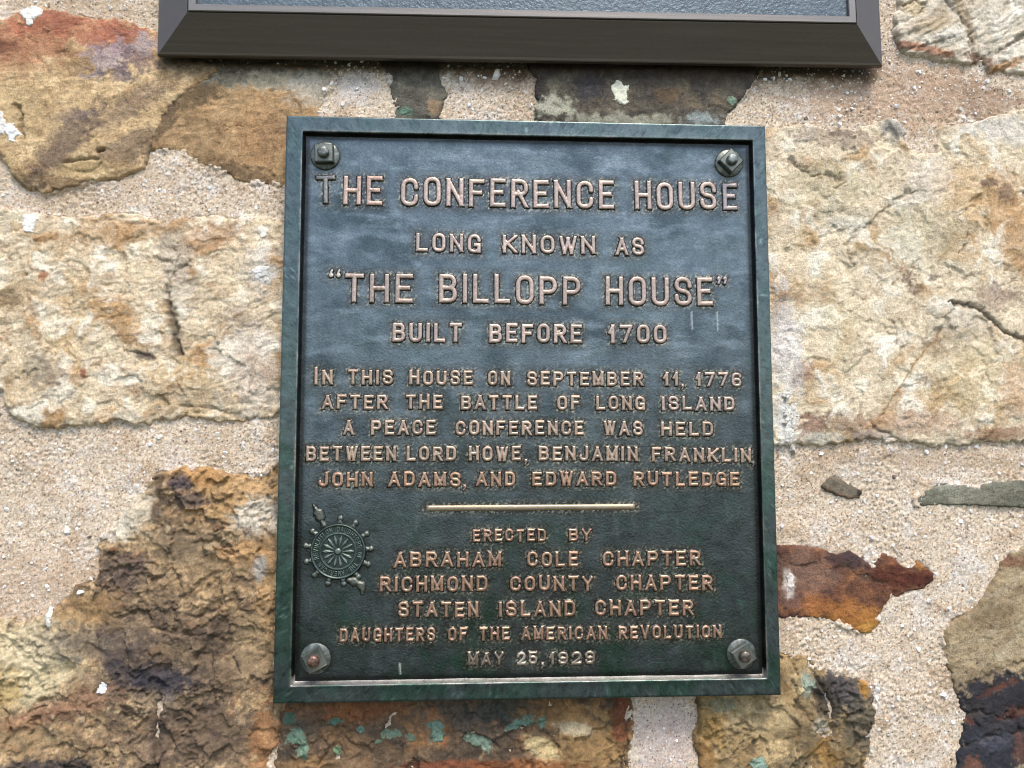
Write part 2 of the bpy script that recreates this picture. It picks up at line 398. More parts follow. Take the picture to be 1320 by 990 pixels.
# brown stone right of it
stone('dull brown stone above the left shoulder of the plaque',
      [(198, 72), (240, 76), (300, 78), (380, 80), (425, 86), (434, 98), (424, 120), (414, 150), (420, 200), (400, 236), (365, 243), (335, 238), (300, 232), (270, 217), (250, 207), (235, 197), (212, 193), (190, 200),
       (170, 200), (180, 120)],
      1.0, rec_tex,
      [(190, 154, 108), ((156, 122, 80), 'mid', -.1, .7, .7), ((186, 146, 98), 'mid2', .0, .7, .7), ((132, 106, 76), 'sml', .2, .8, .5), ((212, 182, 138), 'sml2', .4, .9, .55)],
      [(260, 92, 40, 16, -10, (206, 192, 164), .7), (330, 98, 90, 18, -3, (196, 186, 160), .75), (400, 110, 30, 26, 0, (206, 196, 176), .7), (248, 128, 40, 14, 25, (98, 82, 56), .75), (300, 100, 30, 8, 0, (130, 120, 96), .6),
       (215, 150, 12, 34, -20, (84, 68, 52), .7), (320, 226, 50, 10, -18, (96, 76, 56), .6), (225, 100, 16, 16, 0, (212, 184, 134), .5), (340, 175, 30, 36, 0, (150, 104, 64), .4)],
      [], dome=2.5, tilt=(.3, -.4))
# large cream stone, left middle
stone('large cream stone left of the plaque',
      [(-340, 268), (-60, 275), (0, 271), (25, 272), (45, 278), (62, 276), (100, 284), (140, 276), (180, 275), (205, 283), (250, 281), (290, 279), (330, 282), (365, 284), (420, 290), (430, 420), (425, 520),
       (385, 534), (340, 538), (310, 543), (270, 541), (240, 539), (200, 545), (150, 545), (120, 548), (55, 551), (20, 541), (9, 520), (4, 505), (-40, 498), (-320, 510)],
      5.5, rec_cream, cream,
      [(180, 300, 90, 14, 8, (184, 140, 86), .6), (270, 310, 50, 16, 20, (178, 130, 84), .6), (60, 380, 70, 20, 8, (190, 154, 104), .5), (10, 385, 30, 12, 0, (134, 106, 70), .6), (60, 480, 20, 26, 20, (150, 138, 120), .6),
       (190, 459, 14, 5, -10, (96, 84, 76), .9, dict(rag=.3)), (310, 415, 26, 22, 0, (160, 136, 108), .5), (330, 470, 30, 60, 0, (222, 206, 190), .55), (60, 357, 6, 6, 0, (176, 112, 70), .8), (111, 482, 4, 8, 0, (170, 96, 56), .85, dict(rag=.3)),
       (344, 360, 12, 9, 30, (218, 212, 204), .9, dict(rag=.3)), (10, 285, 26, 12, 0, (196, 180, 142), .6), (230, 345, 20, 60, 10, (206, 196, 178), .5), (250, 512, 60, 14, -4, (150, 128, 104), .4), (334, 350, 22, 30, 0, (214, 204, 190), .5)],
      [([(247, 340), (228, 352), (219, 368), (222, 392), (228, 415), (229, 440), (238, 458)], 3.5, 3.0, 4), ([(221, 395), (224, 420), (227, 445), (237, 458)], 6.5, 3.6, 3, .75), ([(235, 330), (226, 350), (216, 353)], 2, 2.0),
       ([(235, 522), (262, 525), (290, 530), (318, 540)], 3.5, 2.6), ([(170, 454), (188, 458), (202, 463)], 2.5, 2.0, 1)], dome=3, tilt=(-.35, 0))
# big dark craggy stone, lower left
stone('big dark brown craggy stone at the lower left',
      [(-320, 795), (-60, 796), (0, 794), (30, 800), (60, 792), (80, 778), (97, 763), (112, 750), (126, 738), (134, 718), (131, 700), (142, 680), (155, 656), (172, 640), (195, 616), (215, 607), (240, 603), (265, 605),
       (300, 609), (335, 607), (358, 600), (420, 600), (420, 700), (395, 800), (372, 900), (352, 960), (350, 1010), (350, 1260), (-320, 1260)],
      4.0, rec_crag,
      [(178, 146, 104), ((96, 80, 66), 'blt', -.05, .45, .85), ((100, 82, 66), 'mid', .1, .6, .6), ((206, 172, 124), 'mid2', .0, .6, .8), ((66, 56, 52), 'sml', .2, .7, .55), ((220, 190, 146), 'sml2', .25, .7, .6), ((58, 46, 38), 'rid2', .5, .9, .5), ((176, 116, 62), 'fac2', .5, 1.4, .45)],
      [(230, 860, 120, 50, 0, (96, 80, 68), .6, dict(fld='blt')), (250, 940, 110, 40, 0, (92, 76, 64), .5, dict(fld='blt')), (180, 790, 60, 36, 20, (110, 92, 74), .5, dict(fld='blt')), (300, 640, 60, 34, 0, (206, 160, 100), .6, dict(fld='blt')), (60, 830, 70, 40, 0, (226, 200, 150), .6, dict(fld='blt')),
       (165, 660, 36, 30, 35, (220, 204, 176), .8), (150, 680, 22, 20, 0, (226, 214, 190), .75), (255, 615, 36, 12, 0, (190, 140, 80), .7), (238, 622, 16, 10, -10, (92, 82, 84), .9, dict(rag=.5)), (245, 645, 26, 10, 0, (90, 78, 74), .8, dict(rag=.5)), (330, 640, 30, 26, 0, (196, 158, 110), .7),
       (335, 665, 30, 22, 0, (228, 216, 194), .8), (270, 705, 80, 26, -10, (150, 128, 98), .6), (325, 712, 40, 14, 0, (200, 150, 92), .6), (165, 735, 30, 26, 0, (84, 72, 72), .65), (110, 790, 46, 20, 20, (168, 130, 82), .7),
       (20, 850, 52, 50, 0, (218, 200, 160), .8), (45, 880, 42, 36, 30, (226, 206, 160), .75), (10, 885, 24, 26, 0, (190, 150, 70), .6), (60, 835, 40, 30, 0, (216, 196, 158), .7), (15, 940, 40, 30, 0, (190, 156, 110), .6), (40, 925, 50, 10, 15, (168, 120, 84), .6),
       (130, 830, 60, 20, -10, (78, 68, 70), .6), (200, 870, 60, 14, -5, (62, 58, 66), .75), (210, 880, 36, 14, 0, (54, 54, 62), .6), (240, 800, 60, 24, 0, (92, 76, 64), .5), (205, 905, 20, 14, 0, (172, 148, 118), .7), (205, 945, 10, 34, 0, (54, 46, 44), .55),
       (100, 905, 50, 16, 10, (156, 112, 84), .6), (240, 960, 70, 30, 0, (112, 92, 76), .5), (60, 985, 60, 9, 0, (58, 56, 62), .75), (215, 895, 10, 8, 0, (86, 78, 80), .6), (345, 760, 14, 70, 0, (198, 156, 104), .6), (325, 830, 22, 40, 0, (178, 150, 110), .6), (338, 731, 8, 16, 0, (190, 184, 174), .8, dict(rag=.3)), (345, 950, 20, 40, 0, (176, 116, 62), .6)],
      [([(205, 992), (203, 950), (206, 915), (212, 896)], 3, 5.5, 3, .5), ([(200, 808), (235, 812), (270, 820), (300, 826)], 3.5, 3.5, 5, .4), ([(250, 700), (285, 696), (310, 712)], 4, 3.5)], dome=5, edge=9, warp=7, tilt=(0, -.3))
# mottled stone right below the plaque
stone('mottled rusty stone under the plaque',
      [(352, 820), (500, 830), (700, 835), (800, 850), (818, 900), (819, 930), (813, 960), (809, 990), (806, 1040), (800, 1260), (352, 1260), (352, 1010), (356, 950)],
      2.2, rec_crag,
      [(130, 104, 76), ((84, 70, 58), 'blt', -.1, .4, .7), ((92, 78, 62), 'mid', -.2, .5, .7), ((158, 112, 66), 'mid2', .0, .6, .8), ((74, 62, 52), 'sml', .1, .7, .65), ((206, 178, 132), 'sml2', .45, .95, .6), ((60, 48, 38), 'rid2', .5, .9, .5)],
      [(450, 915, 80, 12, 0, (150, 88, 44), .65), (600, 920, 70, 20, 0, (84, 80, 72), .6), (650, 915, 46, 16, 0, (62, 68, 62), .7), (720, 920, 46, 18, 0, (164, 122, 72), .7), (760, 960, 60, 36, 20, (180, 140, 84), .7), (700, 965, 22, 12, -30, (228, 200, 144), .85), (800, 925, 12, 30, 0, (124, 58, 34), .75),
       (580, 985, 60, 7, 0, (150, 78, 42), .7), (670, 985, 70, 8, 0, (158, 92, 46), .7), (440, 965, 50, 26, 0, (138, 108, 76), .5), (400, 930, 20, 20, 0, (96, 92, 78), .5), (395, 985, 30, 10, 0, (184, 140, 88), .6), (565, 935, 10, 24, 20, (186, 122, 70), .6), (740, 938, 20, 8, 0, (226, 208, 172), .6)],
      [([(812, 905), (806, 930), (808, 960), (800, 992)], 2.4, 3.5), ([(815, 925), (790, 935), (770, 925)], 2, 2)], dome=2.5, edge=7, tilt=(0, 0))
# lower right-centre stone
stone('yellow and black flaky stone below the right corner of the plaque',
      [(899, 860), (940, 850), (1005, 842), (1030, 845), (1042, 848), (1050, 860), (1062, 862), (1080, 869), (1100, 871), (1115, 877), (1122, 893), (1125, 915), (1120, 930), (1117, 946), (1118, 962), (1115, 976), (1112, 992), (1110, 1260),
       (900, 1260), (900, 990), (893, 962), (896, 930)],
      4.0, rec_crag,
      [(172, 142, 96), ((128, 104, 70), 'mid', -.1, .6, .75), ((208, 180, 132), 'mid2', .0, .7, .7), ((84, 74, 58), 'sml', .1, .7, .65), ((190, 138, 62), 'sml2', .35, .9, .6)],
      [(1085, 890, 40, 22, -15, (74, 70, 72), .9), (1105, 925, 22, 40, 0, (96, 88, 74), .8), (1060, 900, 16, 34, 30, (70, 62, 52), .8), (1040, 950, 60, 20, -30, (112, 96, 68), .65), (915, 930, 16, 34, 0, (190, 150, 84), .8), (905, 975, 16, 24, 0, (150, 104, 48), .7), (985, 920, 36, 22, 0, (204, 178, 130), .7),
       (925, 905, 20, 9, 0, (130, 134, 110), .7), (1037, 878, 9, 12, 0, (178, 188, 166), .8, dict(rag=.6)), (1060, 975, 20, 20, 0, (170, 120, 40), .6), (1112, 882, 6, 14, 0, (196, 136, 44), .8), (1020, 985, 40, 12, 0, (96, 84, 62), .6), (1055, 935, 10, 10, 0, (206, 198, 172), .7)],
      [([(1042, 848), (1048, 868), (1056, 885), (1066, 900), (1072, 925)], 3.5, 5.5, 3, .7), ([(898, 905), (900, 940), (898, 990)], 2.5, 3), ([(1020, 900), (1050, 935), (1080, 960)], 3, 2.5)], dome=4, edge=6, tilt=(.3, .3))
# lower right stone
stone('tan stone with a black and rust lower half at the lower right edge',
      [(1600, 690), (1380, 700), (1318, 708), (1302, 714), (1294, 726), (1283, 746), (1270, 766), (1254, 785), (1238, 797), (1223, 805), (1215, 820), (1218, 850), (1225, 880), (1231, 905), (1238, 935), (1236, 960), (1229, 992), (1228, 1260), (1600, 1260)],
      3.6, rec_tex,
      [(172, 150, 114), ((146, 122, 86), 'mid', -.1, .6, .7), ((196, 178, 146), 'dia', .0, .8, .7), ((120, 96, 66), 'sml', .3, .9, .45)],
      [(1300, 722, 20, 8, 0, (128, 84, 58), .8), (1240, 890, 42, 20, 20, (140, 118, 94), .5), (1290, 930, 88, 62, 15, (50, 48, 52), .97, dict(soft=.12, rag=.35)), (1320, 890, 60, 26, 10, (50, 46, 48), .9), (1260, 985, 50, 50, 0, (48, 48, 54), .9),
       (1285, 885, 22, 4, 25, (124, 70, 48), .6, dict(rag=1.1)), (1305, 915, 18, 6, 20, (118, 66, 46), .6, dict(rag=1.1)), (1242, 928, 10, 6, 0, (110, 60, 42), .7, dict(rag=1.1)), (1250, 985, 9, 12, 0, (140, 88, 58), .6, dict(rag=1.1)), (1310, 965, 8, 16, 0, (132, 84, 62), .5, dict(rag=1.1)), (1280, 955, 20, 10, 0, (84, 86, 94), .6)],
      [([(1245, 880), (1265, 872), (1290, 860), (1320, 850)], 3, 2.0), ([(1235, 925), (1262, 915), (1290, 925), (1320, 910)], 4, 4.0, 5, .3), ([(1245, 960), (1280, 945), (1320, 940)], 3.5, 3.5, 5, .3)], dome=3, edge=7)
# rust stone
stone('dark red rusty stone right of the plaque',
      [(980, 703), (1010, 702), (1032, 702), (1060, 706), (1080, 713), (1096, 710), (1107, 716), (1118, 723), (1125, 728), (1130, 716), (1140, 713), (1155, 722), (1168, 731), (1180, 726), (1177, 715), (1190, 727), (1206, 737), (1204, 748), (1190, 760),
       (1170, 763), (1152, 770), (1139, 780), (1133, 795), (1136, 805), (1120, 818), (1104, 815), (1086, 808), (1066, 800), (1045, 796), (1020, 797), (980, 799)],
      1.6, rec_tex,
      [(122, 78, 52), ((88, 56, 46), 'mid', -.2, .5, .75), ((158, 102, 58), 'mid2', .0, .7, .7), ((66, 44, 38), 'sml', .1, .8, .6), ((176, 128, 76), 'sml2', .5, .95, .5)],
      [(1035, 740, 40, 30, 0, (136, 106, 88), .65), (1100, 722, 34, 12, -10, (74, 58, 58), .8), (1150, 745, 36, 16, 0, (96, 44, 22), .85), (1185, 745, 20, 10, 0, (84, 36, 20), .85), (1100, 796, 50, 18, -8, (186, 120, 40), .9), (1120, 812, 16, 10, 0, (206, 146, 50), .9), (1060, 780, 40, 12, -8, (176, 108, 50), .7), (1184, 726, 10, 8, 40, (190, 126, 52), .8), (1020, 775, 18, 10, 0, (74, 66, 70), .6), (1016, 750, 8, 16, 0, (222, 206, 190), .85, dict(rag=.5))],
      [([(1088, 728), (1110, 745), (1140, 752)], 4, 2)], dome=1.5, edge=4.5, warp=2.5)
# flat grey stone
stone('flat grey slate stone at the right edge',
      [(1176, 641), (1190, 632), (1210, 626), (1236, 622), (1260, 628), (1280, 621), (1320, 618), (1400, 612), (1600, 610), (1600, 656), (1400, 657), (1320, 655), (1260, 652), (1200, 652), (1178, 653)],
      3.2, lambda: .8 * F['str'] + .5 * F['sml'] + .4 * F['fin'],
      [(134, 130, 110), ((104, 100, 82), 'str', -.2, .7, .7), ((158, 154, 132), 'mid2', .0, .7, .6)], [(1200, 640, 30, 8, 10, (112, 110, 92), .5)], [], dome=1, edge=3.5, warp=2)
stone('small grey brown stone chip bedded in the mortar',
      [(1058, 628), (1068, 617), (1076, 613), (1090, 620), (1105, 628), (1113, 633), (1109, 643), (1095, 644), (1080, 639), (1065, 634)],
      1.8, lambda: .8 * F['str'] + .7 * F['sml'] + .4 * F['fin'],
      [(124, 112, 92), ((92, 84, 70), 'str', -.2, .7, .6), ((146, 104, 74), 'sml', .1, .7, .7)], [(1108, 634, 5, 6, 0, (60, 50, 42), .9)], [], dome=1, edge=3.2, warp=1.5)
# huge cream stone right
stone('huge pale yellow stone right of the plaque',
      [(930, 172), (985, 163), (1008, 165), (1024, 161), (1045, 158), (1052, 164), (1070, 168), (1100, 167), (1124, 159), (1145, 152), (1156, 156), (1164, 166), (1165, 182), (1176, 196), (1190, 200), (1203, 198), (1206, 180), (1209, 162), (1226, 158), (1262, 158), (1282, 150),
       (1320, 141), (1380, 136), (1620, 130), (1620, 566), (1380, 570), (1320, 571), (1280, 571), (1240, 573), (1205, 575), (1180, 572), (1150, 567), (1115, 568), (1085, 571), (1055, 576), (1030, 574), (1000, 575), (960, 560), (930, 400)],
      5.0, rec_smooth,
      [(236, 214, 178), ((212, 166, 104), 'mid', .0, .6, .75), ((184, 168, 146), 'blt', .15, .6, .5), ((242, 232, 210), 'mid2', .0, .5, .8), ((184, 150, 112), 'sml', .3, .9, .5), ((192, 180, 164), 'big', .0, .9, .5), ((150, 124, 92), 'rid2', .6, .97, .4), ((238, 228, 206), 'sml2', .3, .9, .5)],
      [(1070, 180, 60, 12, -5, (150, 128, 108), .6), (1090, 172, 22, 8, 0, (122, 100, 84), .6), (1150, 168, 18, 16, 0, (156, 150, 140), .8), (1060, 245, 60, 36, 0, (206, 190, 150), .5), (1080, 280, 36, 16, 0, (176, 164, 140), .55), (1240, 250, 50, 40, 30, (216, 176, 120), .6), (1290, 260, 36, 40, 0, (200, 152, 92), .65), (1310, 310, 30, 50, 0, (196, 150, 96), .6),
       (1268, 238, 12, 6, 0, (108, 84, 66), .8), (1290, 250, 10, 12, 0, (120, 92, 74), .65), (1230, 305, 30, 16, 20, (186, 164, 124), .6), (1180, 300, 50, 40, 0, (196, 182, 146), .55), (1168, 356, 11, 9, 20, (122, 96, 80), .7, dict(rag=1.3)), (1176, 372, 9, 7, 0, (122, 96, 80), .6, dict(rag=1.3)), (1200, 358, 7, 5, 0, (104, 84, 72), .7, dict(rag=1.2)), (1200, 450, 18, 14, 0, (138, 112, 96), .7, dict(rag=.9)), (1195, 490, 22, 10, 0, (144, 116, 98), .7, dict(rag=.9)), (1280, 385, 26, 18, 0, (170, 138, 116), .6),
       (1005, 415, 14, 60, 0, (168, 140, 124), .55), (1030, 480, 16, 16, 0, (164, 120, 98), .65), (1012, 450, 22, 60, 5, (226, 218, 208), .7), (1010, 540, 14, 30, 0, (226, 222, 212), .9), (1045, 550, 22, 16, 20, (136, 94, 68), .85), (1085, 545, 26, 16, 0, (146, 118, 92), .6), (1060, 565, 30, 8, 0, (210, 204, 184), .7),
       (1170, 545, 70, 16, 0, (196, 152, 118), .55), (1290, 560, 50, 8, 0, (152, 104, 74), .65), (1120, 562, 20, 9, 0, (176, 160, 150), .6), (1240, 480, 60, 50, 0, (214, 190, 140), .5), (1310, 500, 26, 40, 0, (204, 158, 116), .55), (1200, 230, 26, 30, 0, (240, 222, 196), .6), (1300, 170, 50, 20, 0, (224, 218, 204), .6), (1255, 165, 40, 10, 0, (196, 188, 176), .5), (1080, 420, 30, 60, 0, (234, 216, 176), .5)],
      [([(1122, 548), (1140, 525), (1160, 492), (1180, 462), (1202, 440), (1210, 425)], 1.7, .45, 2, .95, (176, 132, 78)), ([(1222, 391), (1243, 394), (1262, 402), (1276, 415), (1290, 428), (1322, 441)], 4.2, 5.5, 3, .8), ([(1098, 345), (1088, 320), (1100, 300), (1120, 288), (1140, 268), (1165, 252), (1178, 250)], 4.0, 3.2, 4, .4),
       ([(1016, 208), (1030, 220), (1045, 229), (1060, 226), (1085, 236)], 3.2, 3.2, 3, .5), ([(1146, 415), (1152, 428), (1152, 445)], 1.6, 1.2, 1), ([(1265, 480), (1272, 496)], 1.8, 1.8), ([(1230, 330), (1240, 315), (1243, 302)], 2, 2), ([(1120, 545), (1128, 555), (1145, 560), (1160, 572)], 3, 3), ([(1225, 400), (1212, 412), (1200, 410), (1190, 405)], 2.4, 1.6),
       ([(1098, 498), (1112, 512)], 1.4, 1.2)], dome=3, edge=6, tilt=(.2, -.15))
# upper right stone
stone('pale grooved stone at the upper right corner',
      [(1158, -260), (1158, -60), (1157, 10), (1152, 40), (1152, 58), (1160, 68), (1190, 75), (1215, 80), (1240, 83), (1262, 80), (1275, 95), (1300, 99), (1320, 97), (1400, 92), (1620, 90), (1620, -260)],
      5.0, lambda: 1.8 * F['mid'] + 3.4 * terrace(F['dia'] + .4 * F['mid2'], 3, .12) + .6 * F['sml'] + .4 * F['fin'],
      [(232, 216, 190), ((206, 180, 142), 'mid', .1, .9, .6), ((240, 232, 214), 'mid2', -.1, .7, .7), ((176, 132, 88), 'dia', .4, .95, .6), ((200, 170, 126), 'sml2', .3, .9, .5)],
      [(1190, 66, 50, 6, -12, (168, 104, 62), .8), (1262, 80, 26, 8, -20, (120, 76, 46), .8), (1290, 88, 40, 6, 20, (196, 142, 82), .75), (1240, 25, 8, 40, 20, (168, 142, 104), .7), (1175, 12, 18, 12, 0, (206, 178, 128), .7), (1200, 35, 30, 12, 10, (206, 178, 134), .5)],
      [([(1205, -10), (1225, 15), (1245, 40), (1252, 70)], 4, 3.2, 3, .4), ([(1165, 66), (1195, 60), (1225, 52)], 2.5, 2.5, 3, .5), ([(1320, 45), (1290, 66), (1262, 80)], 3.5, 4, 3, .6), ([(1160, 10), (1175, 4), (1190, 12), (1180, 22)], 2, 2)], dome=3, edge=6)
# dark stones between the plaques
stone('sooty dark stone between the two plaques',
      [(684, 20), (682, 92), (690, 108), (692, 130), (686, 146), (700, 168), (760, 180), (935, 180), (936, 155), (942, 140), (955, 128), (965, 115), (973, 100), (976, 80), (980, 20)],
      3.0, rec_tex,
      [(104, 94, 78), ((74, 66, 60), 'mid', -.2, .5, .8), ((130, 112, 84), 'mid2', .1, .7, .6), ((58, 54, 54), 'sml', .1, .7, .6), ((150, 140, 116), 'sml2', .5, .95, .6)],
      [(710, 140, 26, 14, 0, (196, 192, 166), .8, dict(rag=.9)), (720, 105, 20, 8, 20, (146, 138, 112), .6), (800, 155, 70, 8, 0, (178, 174, 150), .65, dict(rag=.9)), (905, 155, 26, 8, 0, (176, 186, 180), .6, dict(rag=.8)), (890, 95, 60, 12, 0, (92, 74, 50), .6), (765, 110, 20, 20, 0, (58, 56, 62), .7), (860, 125, 20, 10, 0, (118, 92, 62), .6)],
      [([(770, 95), (776, 120), (768, 140)], 3, 2)], dome=2, edge=5)
stone('small weathered grey stone above the plaque',
      [(488, 30), (489, 82), (500, 100), (504, 135), (512, 170), (574, 170), (570, 136), (576, 120), (570, 104), (568, 80), (570, 30)],
      1.2, rec_tex,
      [(110, 104, 90), ((82, 78, 68), 'mid', -.2, .5, .7), ((142, 132, 112), 'mid2', .0, .7, .7), ((66, 60, 54), 'sml', .2, .8, .6)],
      [(522, 144, 8, 6, 0, (94, 132, 112), .9, dict(rag=.5)), (562, 138, 10, 12, 0, (166, 132, 94), .6), (505, 95, 14, 12, 0, (58, 54, 46), .6)], [], dome=1, edge=4, warp=3)
# stones that lie outside the picture, for other viewpoints
for lab, poly in (('cream stone beyond the top left corner', [(-330, -10), (-40, -14), (150, -20), (180, -60), (170, -240), (-330, -250)]),
                  ('brown stone beyond the left edge', [(-330, 560), (-90, 560), (-60, 600), (-70, 700), (-110, 770), (-330, 770)]),
                  ('tan stone beyond the right edge', [(1345, 668), (1600, 668), (1600, 690), (1380, 692), (1350, 690)])):
    stone(lab, poly, 3.5, rec_tex, cream[:6])

# mortar fragments smeared over some stone edges lift the mortar locally
for a, hgt in (((1018, 540, 11, 36, 0), 7.5), ((1003, 440, 8, 80, 0), 6.5), ((148, 690, 12, 14, 0), 5), ((335, 290, 26, 7, 0), 4), ((1150, 565, 20, 5, 0), 4)):
    MH = MH + hgt * blob(*a)
MC = mix(MC, C3(224, 220, 210), .8 * blob(1018, 540, 14, 40))
MH = MH + 1.5 * blob(1230, 805, 120, 120) * 0
smax = np.full(GX.shape, -40, np.float32)
for _, h, _c2 in stones: smax = np.maximum(smax, h)
# mortar hollows slightly beside a proud stone
gapn = sst(6.5, 1.0, np.abs(smax - MH)) * sst(-.15, .5, F['mid2'])
sme = fbm(GX + w3_ * 4, GZ + w4_ * 4, 42, 275, 4, .6); near = sst(9, 1.5, np.abs(smax - MH)) * sst(9, 4, SDM)
MH = MH - 3.4 * gapn * sst(.2, -.1, sme) + 3.4 * near * sst(.10, .5, sme)
def cellmask(h, other, tol=2.5):
    v = h > other - tol
    c = v[:-1, :-1] | v[1:, :-1] | v[:-1, 1:] | v[1:, 1:]
    return c
XW = GX * U; ZW = GZ * U + ZC
ORG = (0, WY, ZC)
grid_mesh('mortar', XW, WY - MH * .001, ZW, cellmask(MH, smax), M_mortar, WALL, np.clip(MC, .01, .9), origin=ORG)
for i, (lab, h, col) in enumerate(stones):
    oth = MH.copy()
    for j, (_, h2, _) in enumerate(stones):
        if j != i: oth = np.maximum(oth, h2)
    msk = cellmask(h, oth) & ((h[:-1, :-1] > -30) & (h[1:, 1:] > -30) & (h[1:, :-1] > -30) & (h[:-1, 1:] > -30))
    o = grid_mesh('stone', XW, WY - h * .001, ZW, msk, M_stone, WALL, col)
    o['label'] = lab
TOP = np.maximum(MH, smax)
def surf(ux, uz):
    i = int(np.clip(np.searchsorted(az, uz), 1, len(az) - 2)); j = int(np.clip(np.searchsorted(ax, ux), 1, len(ax) - 2))
    return float(TOP[i, j]), bool(MH[i, j] > smax[i, j])
# rear body of the wall
def box_mesh(name, lo, hi, mat, parent, col=None):
    (a, b_, c), (d, e, f) = lo, hi
    V = [(a, b_, c), (d, b_, c), (d, e, c), (a, e, c), (a, b_, f), (d, b_, f), (d, e, f), (a, e, f)]
    Fq = [(0, 1, 5, 4), (1, 2, 6, 5), (2, 3, 7, 6), (3, 0, 4, 7), (4, 5, 6, 7), (3, 2, 1, 0)]
    cc = None if col is None else np.tile(np.array(col), (8, 1))
    return mesh_np(name, V, Fq, mat, parent, cc, False)
box_mesh('wall_core', (-1.6, WY + .022, 0), (1.6, WY + .45, 2.6), M_mortar, WALL, C3(200, 178, 155))

# shell and pebble chips bedded in the mortar
ico = []
def chip_arrays(n, rs):
    """an irregular flattened lump, unit size"""
    k = rs.randint(6, 9); a = np.sort(rs.rand(k) * 2 * np.pi + 0) ; a = np.linspace(0, 2 * np.pi, k, endpoint=False) + rs.rand(k) * .5
    r = .7 + rs.rand(k) * .5
    V = [(math.cos(t) * q, 0.5, math.sin(t) * q) for t, q in zip(a, r)]
    V += [(math.cos(t) * q * .62, -.45 - .25 * rs.rand(), math.sin(t) * q * .62) for t, q in zip(a, r)]
    V.append((0, -.6, 0)); Fc = []
    for i in range(k):
        j = (i + 1) % k
        Fc.append((i, j, k + j)); Fc.append((i, k + j, k + i)); Fc.append((k + i, k + j, 2 * k))
    return np.array(V), np.array(Fc)
rs = np.random.RandomState(3)
VV, FF, CC, base = [], [], [], 0
def place_chip(ux, uz, sx_, sz_, ang, col, dep=1.0):
    global base
    hh, _ = surf(ux, uz)
    V, Fc = chip_arrays(0, rs); V = V.copy()
    V[:, 0] *= sx_; V[:, 2] *= sz_; V[:, 1] *= min(sx_, sz_) * .8 * dep
    ca, sa = math.cos(ang), math.sin(ang); x = V[:, 0] * ca - V[:, 2] * sa; z = V[:, 0] * sa + V[:, 2] * ca
    tl = rs.randn(2) * .25; y = V[:, 1] + x * tl[0] + z * tl[1]
    P = np.stack([(ux + x) * U, WY - hh * .001 + y * U, (uz + z) * U + ZC], 1)
    return P, Fc, np.tile(col, (len(V), 1))
cnt = 0
while cnt < 4600:
    ux = rs.uniform(ax[30], ax[-30]); uz = rs.uniform(az[30], az[-30])
    hh, ism = surf(ux, uz)
    if not ism: continue
    s = min(.8 + rs.exponential(.85), 4.4); el = rs.uniform(.6, 1)
    if rs.rand() < .8: col = C3(*(np.array([244, 240, 234]) + rs.randint(-16, 12) * np.ones(3)))
    else: col = C3(*[(176, 150, 124), (120, 104, 92), (202, 186, 170), (206, 200, 196)][rs.randint(4)])
    P, Fc, cc = place_chip(ux, uz, s, s * el, rs.rand() * 3.1, col)
    VV.append(P); FF.append(Fc + base); CC.append(cc); base += len(P); cnt += 1
o = mesh_np('shell_chips', np.concatenate(VV), np.concatenate(FF), M_chip, WALL, np.concatenate(CC), False, ORG); o['kind'] = 'stuff'
# dark sand grains
VV, FF, CC, base = [], [], [], 0; cnt = 0
while cnt < 3000:
    ux = rs.uniform(ax[45], ax[-45]); uz = rs.uniform(az[45], az[-45])
    hh, ism = surf(ux, uz)
    if not ism: continue
    s = rs.uniform(.5, 1.1)
    P, Fc, cc = place_chip(ux, uz, s, s, rs.rand() * 3.1, C3(*[(96, 84, 74), (150, 110, 78), (72, 64, 60), (186, 140, 100)][rs.randint(4)]))
    VV.append(P); FF.append(Fc + base); CC.append(cc); base += len(P); cnt += 1
o = mesh_np('sand_grains', np.concatenate(VV), np.concatenate(FF), M_mortar, WALL, np.concatenate(CC), False, ORG); o['kind'] = 'stuff'
# chips big enough to point at
for (px, py, sx_, sz_, ang) in ((640, 95, 8, 13, -.35), (926, 79, 8, 4, .4), (655 + 360, 0, 1, 1, 0), (1092, 120, 5, 4, 0), (1082, 150, 6, 5, 0), (1110, 128, 4, 5, 0), (1098, 140, 5, 4, 0), (880 + 218, 118, 4, 3, 0), (880 + 362, 151, 6, 6, .3), (1180, 112, 4, 6, 0), (1300, 118, 5, 6, 0),
                                 (86, 683, 5, 10, .2), (205, 564, 7, 5, 0), (280, 560, 6, 5, .5), (314, 578, 5, 7, .5), (107, 762, 8, 5, .4), (118, 747, 4, 7, 0), (67, 802, 5, 9, .1), (1134, 796, 4, 9, .2), (1115, 645, 5, 4, .4), (1106, 611, 4, 4, 0), (1195, 583, 6, 5, 0), (1220, 575, 4, 8, -.3), (1258, 576, 5, 4, 0), (1160, 851, 4, 6, 0), (1157, 900, 4, 5, 0), (1215, 895, 6, 5, 0), (1130, 900, 5, 7, 0)):
    if sx_ < 2: continue
    (ux, uz), = to_u([(px, py)])
    P, Fc, cc = place_chip(ux, uz, sx_ * .75, sz_ * .75, ang, C3(232, 226, 214), .8)
    P[:, 1] -= .0004
    mesh_np('shell_fragment', P, Fc, M_chip, WALL, cc, False, P.mean(0))

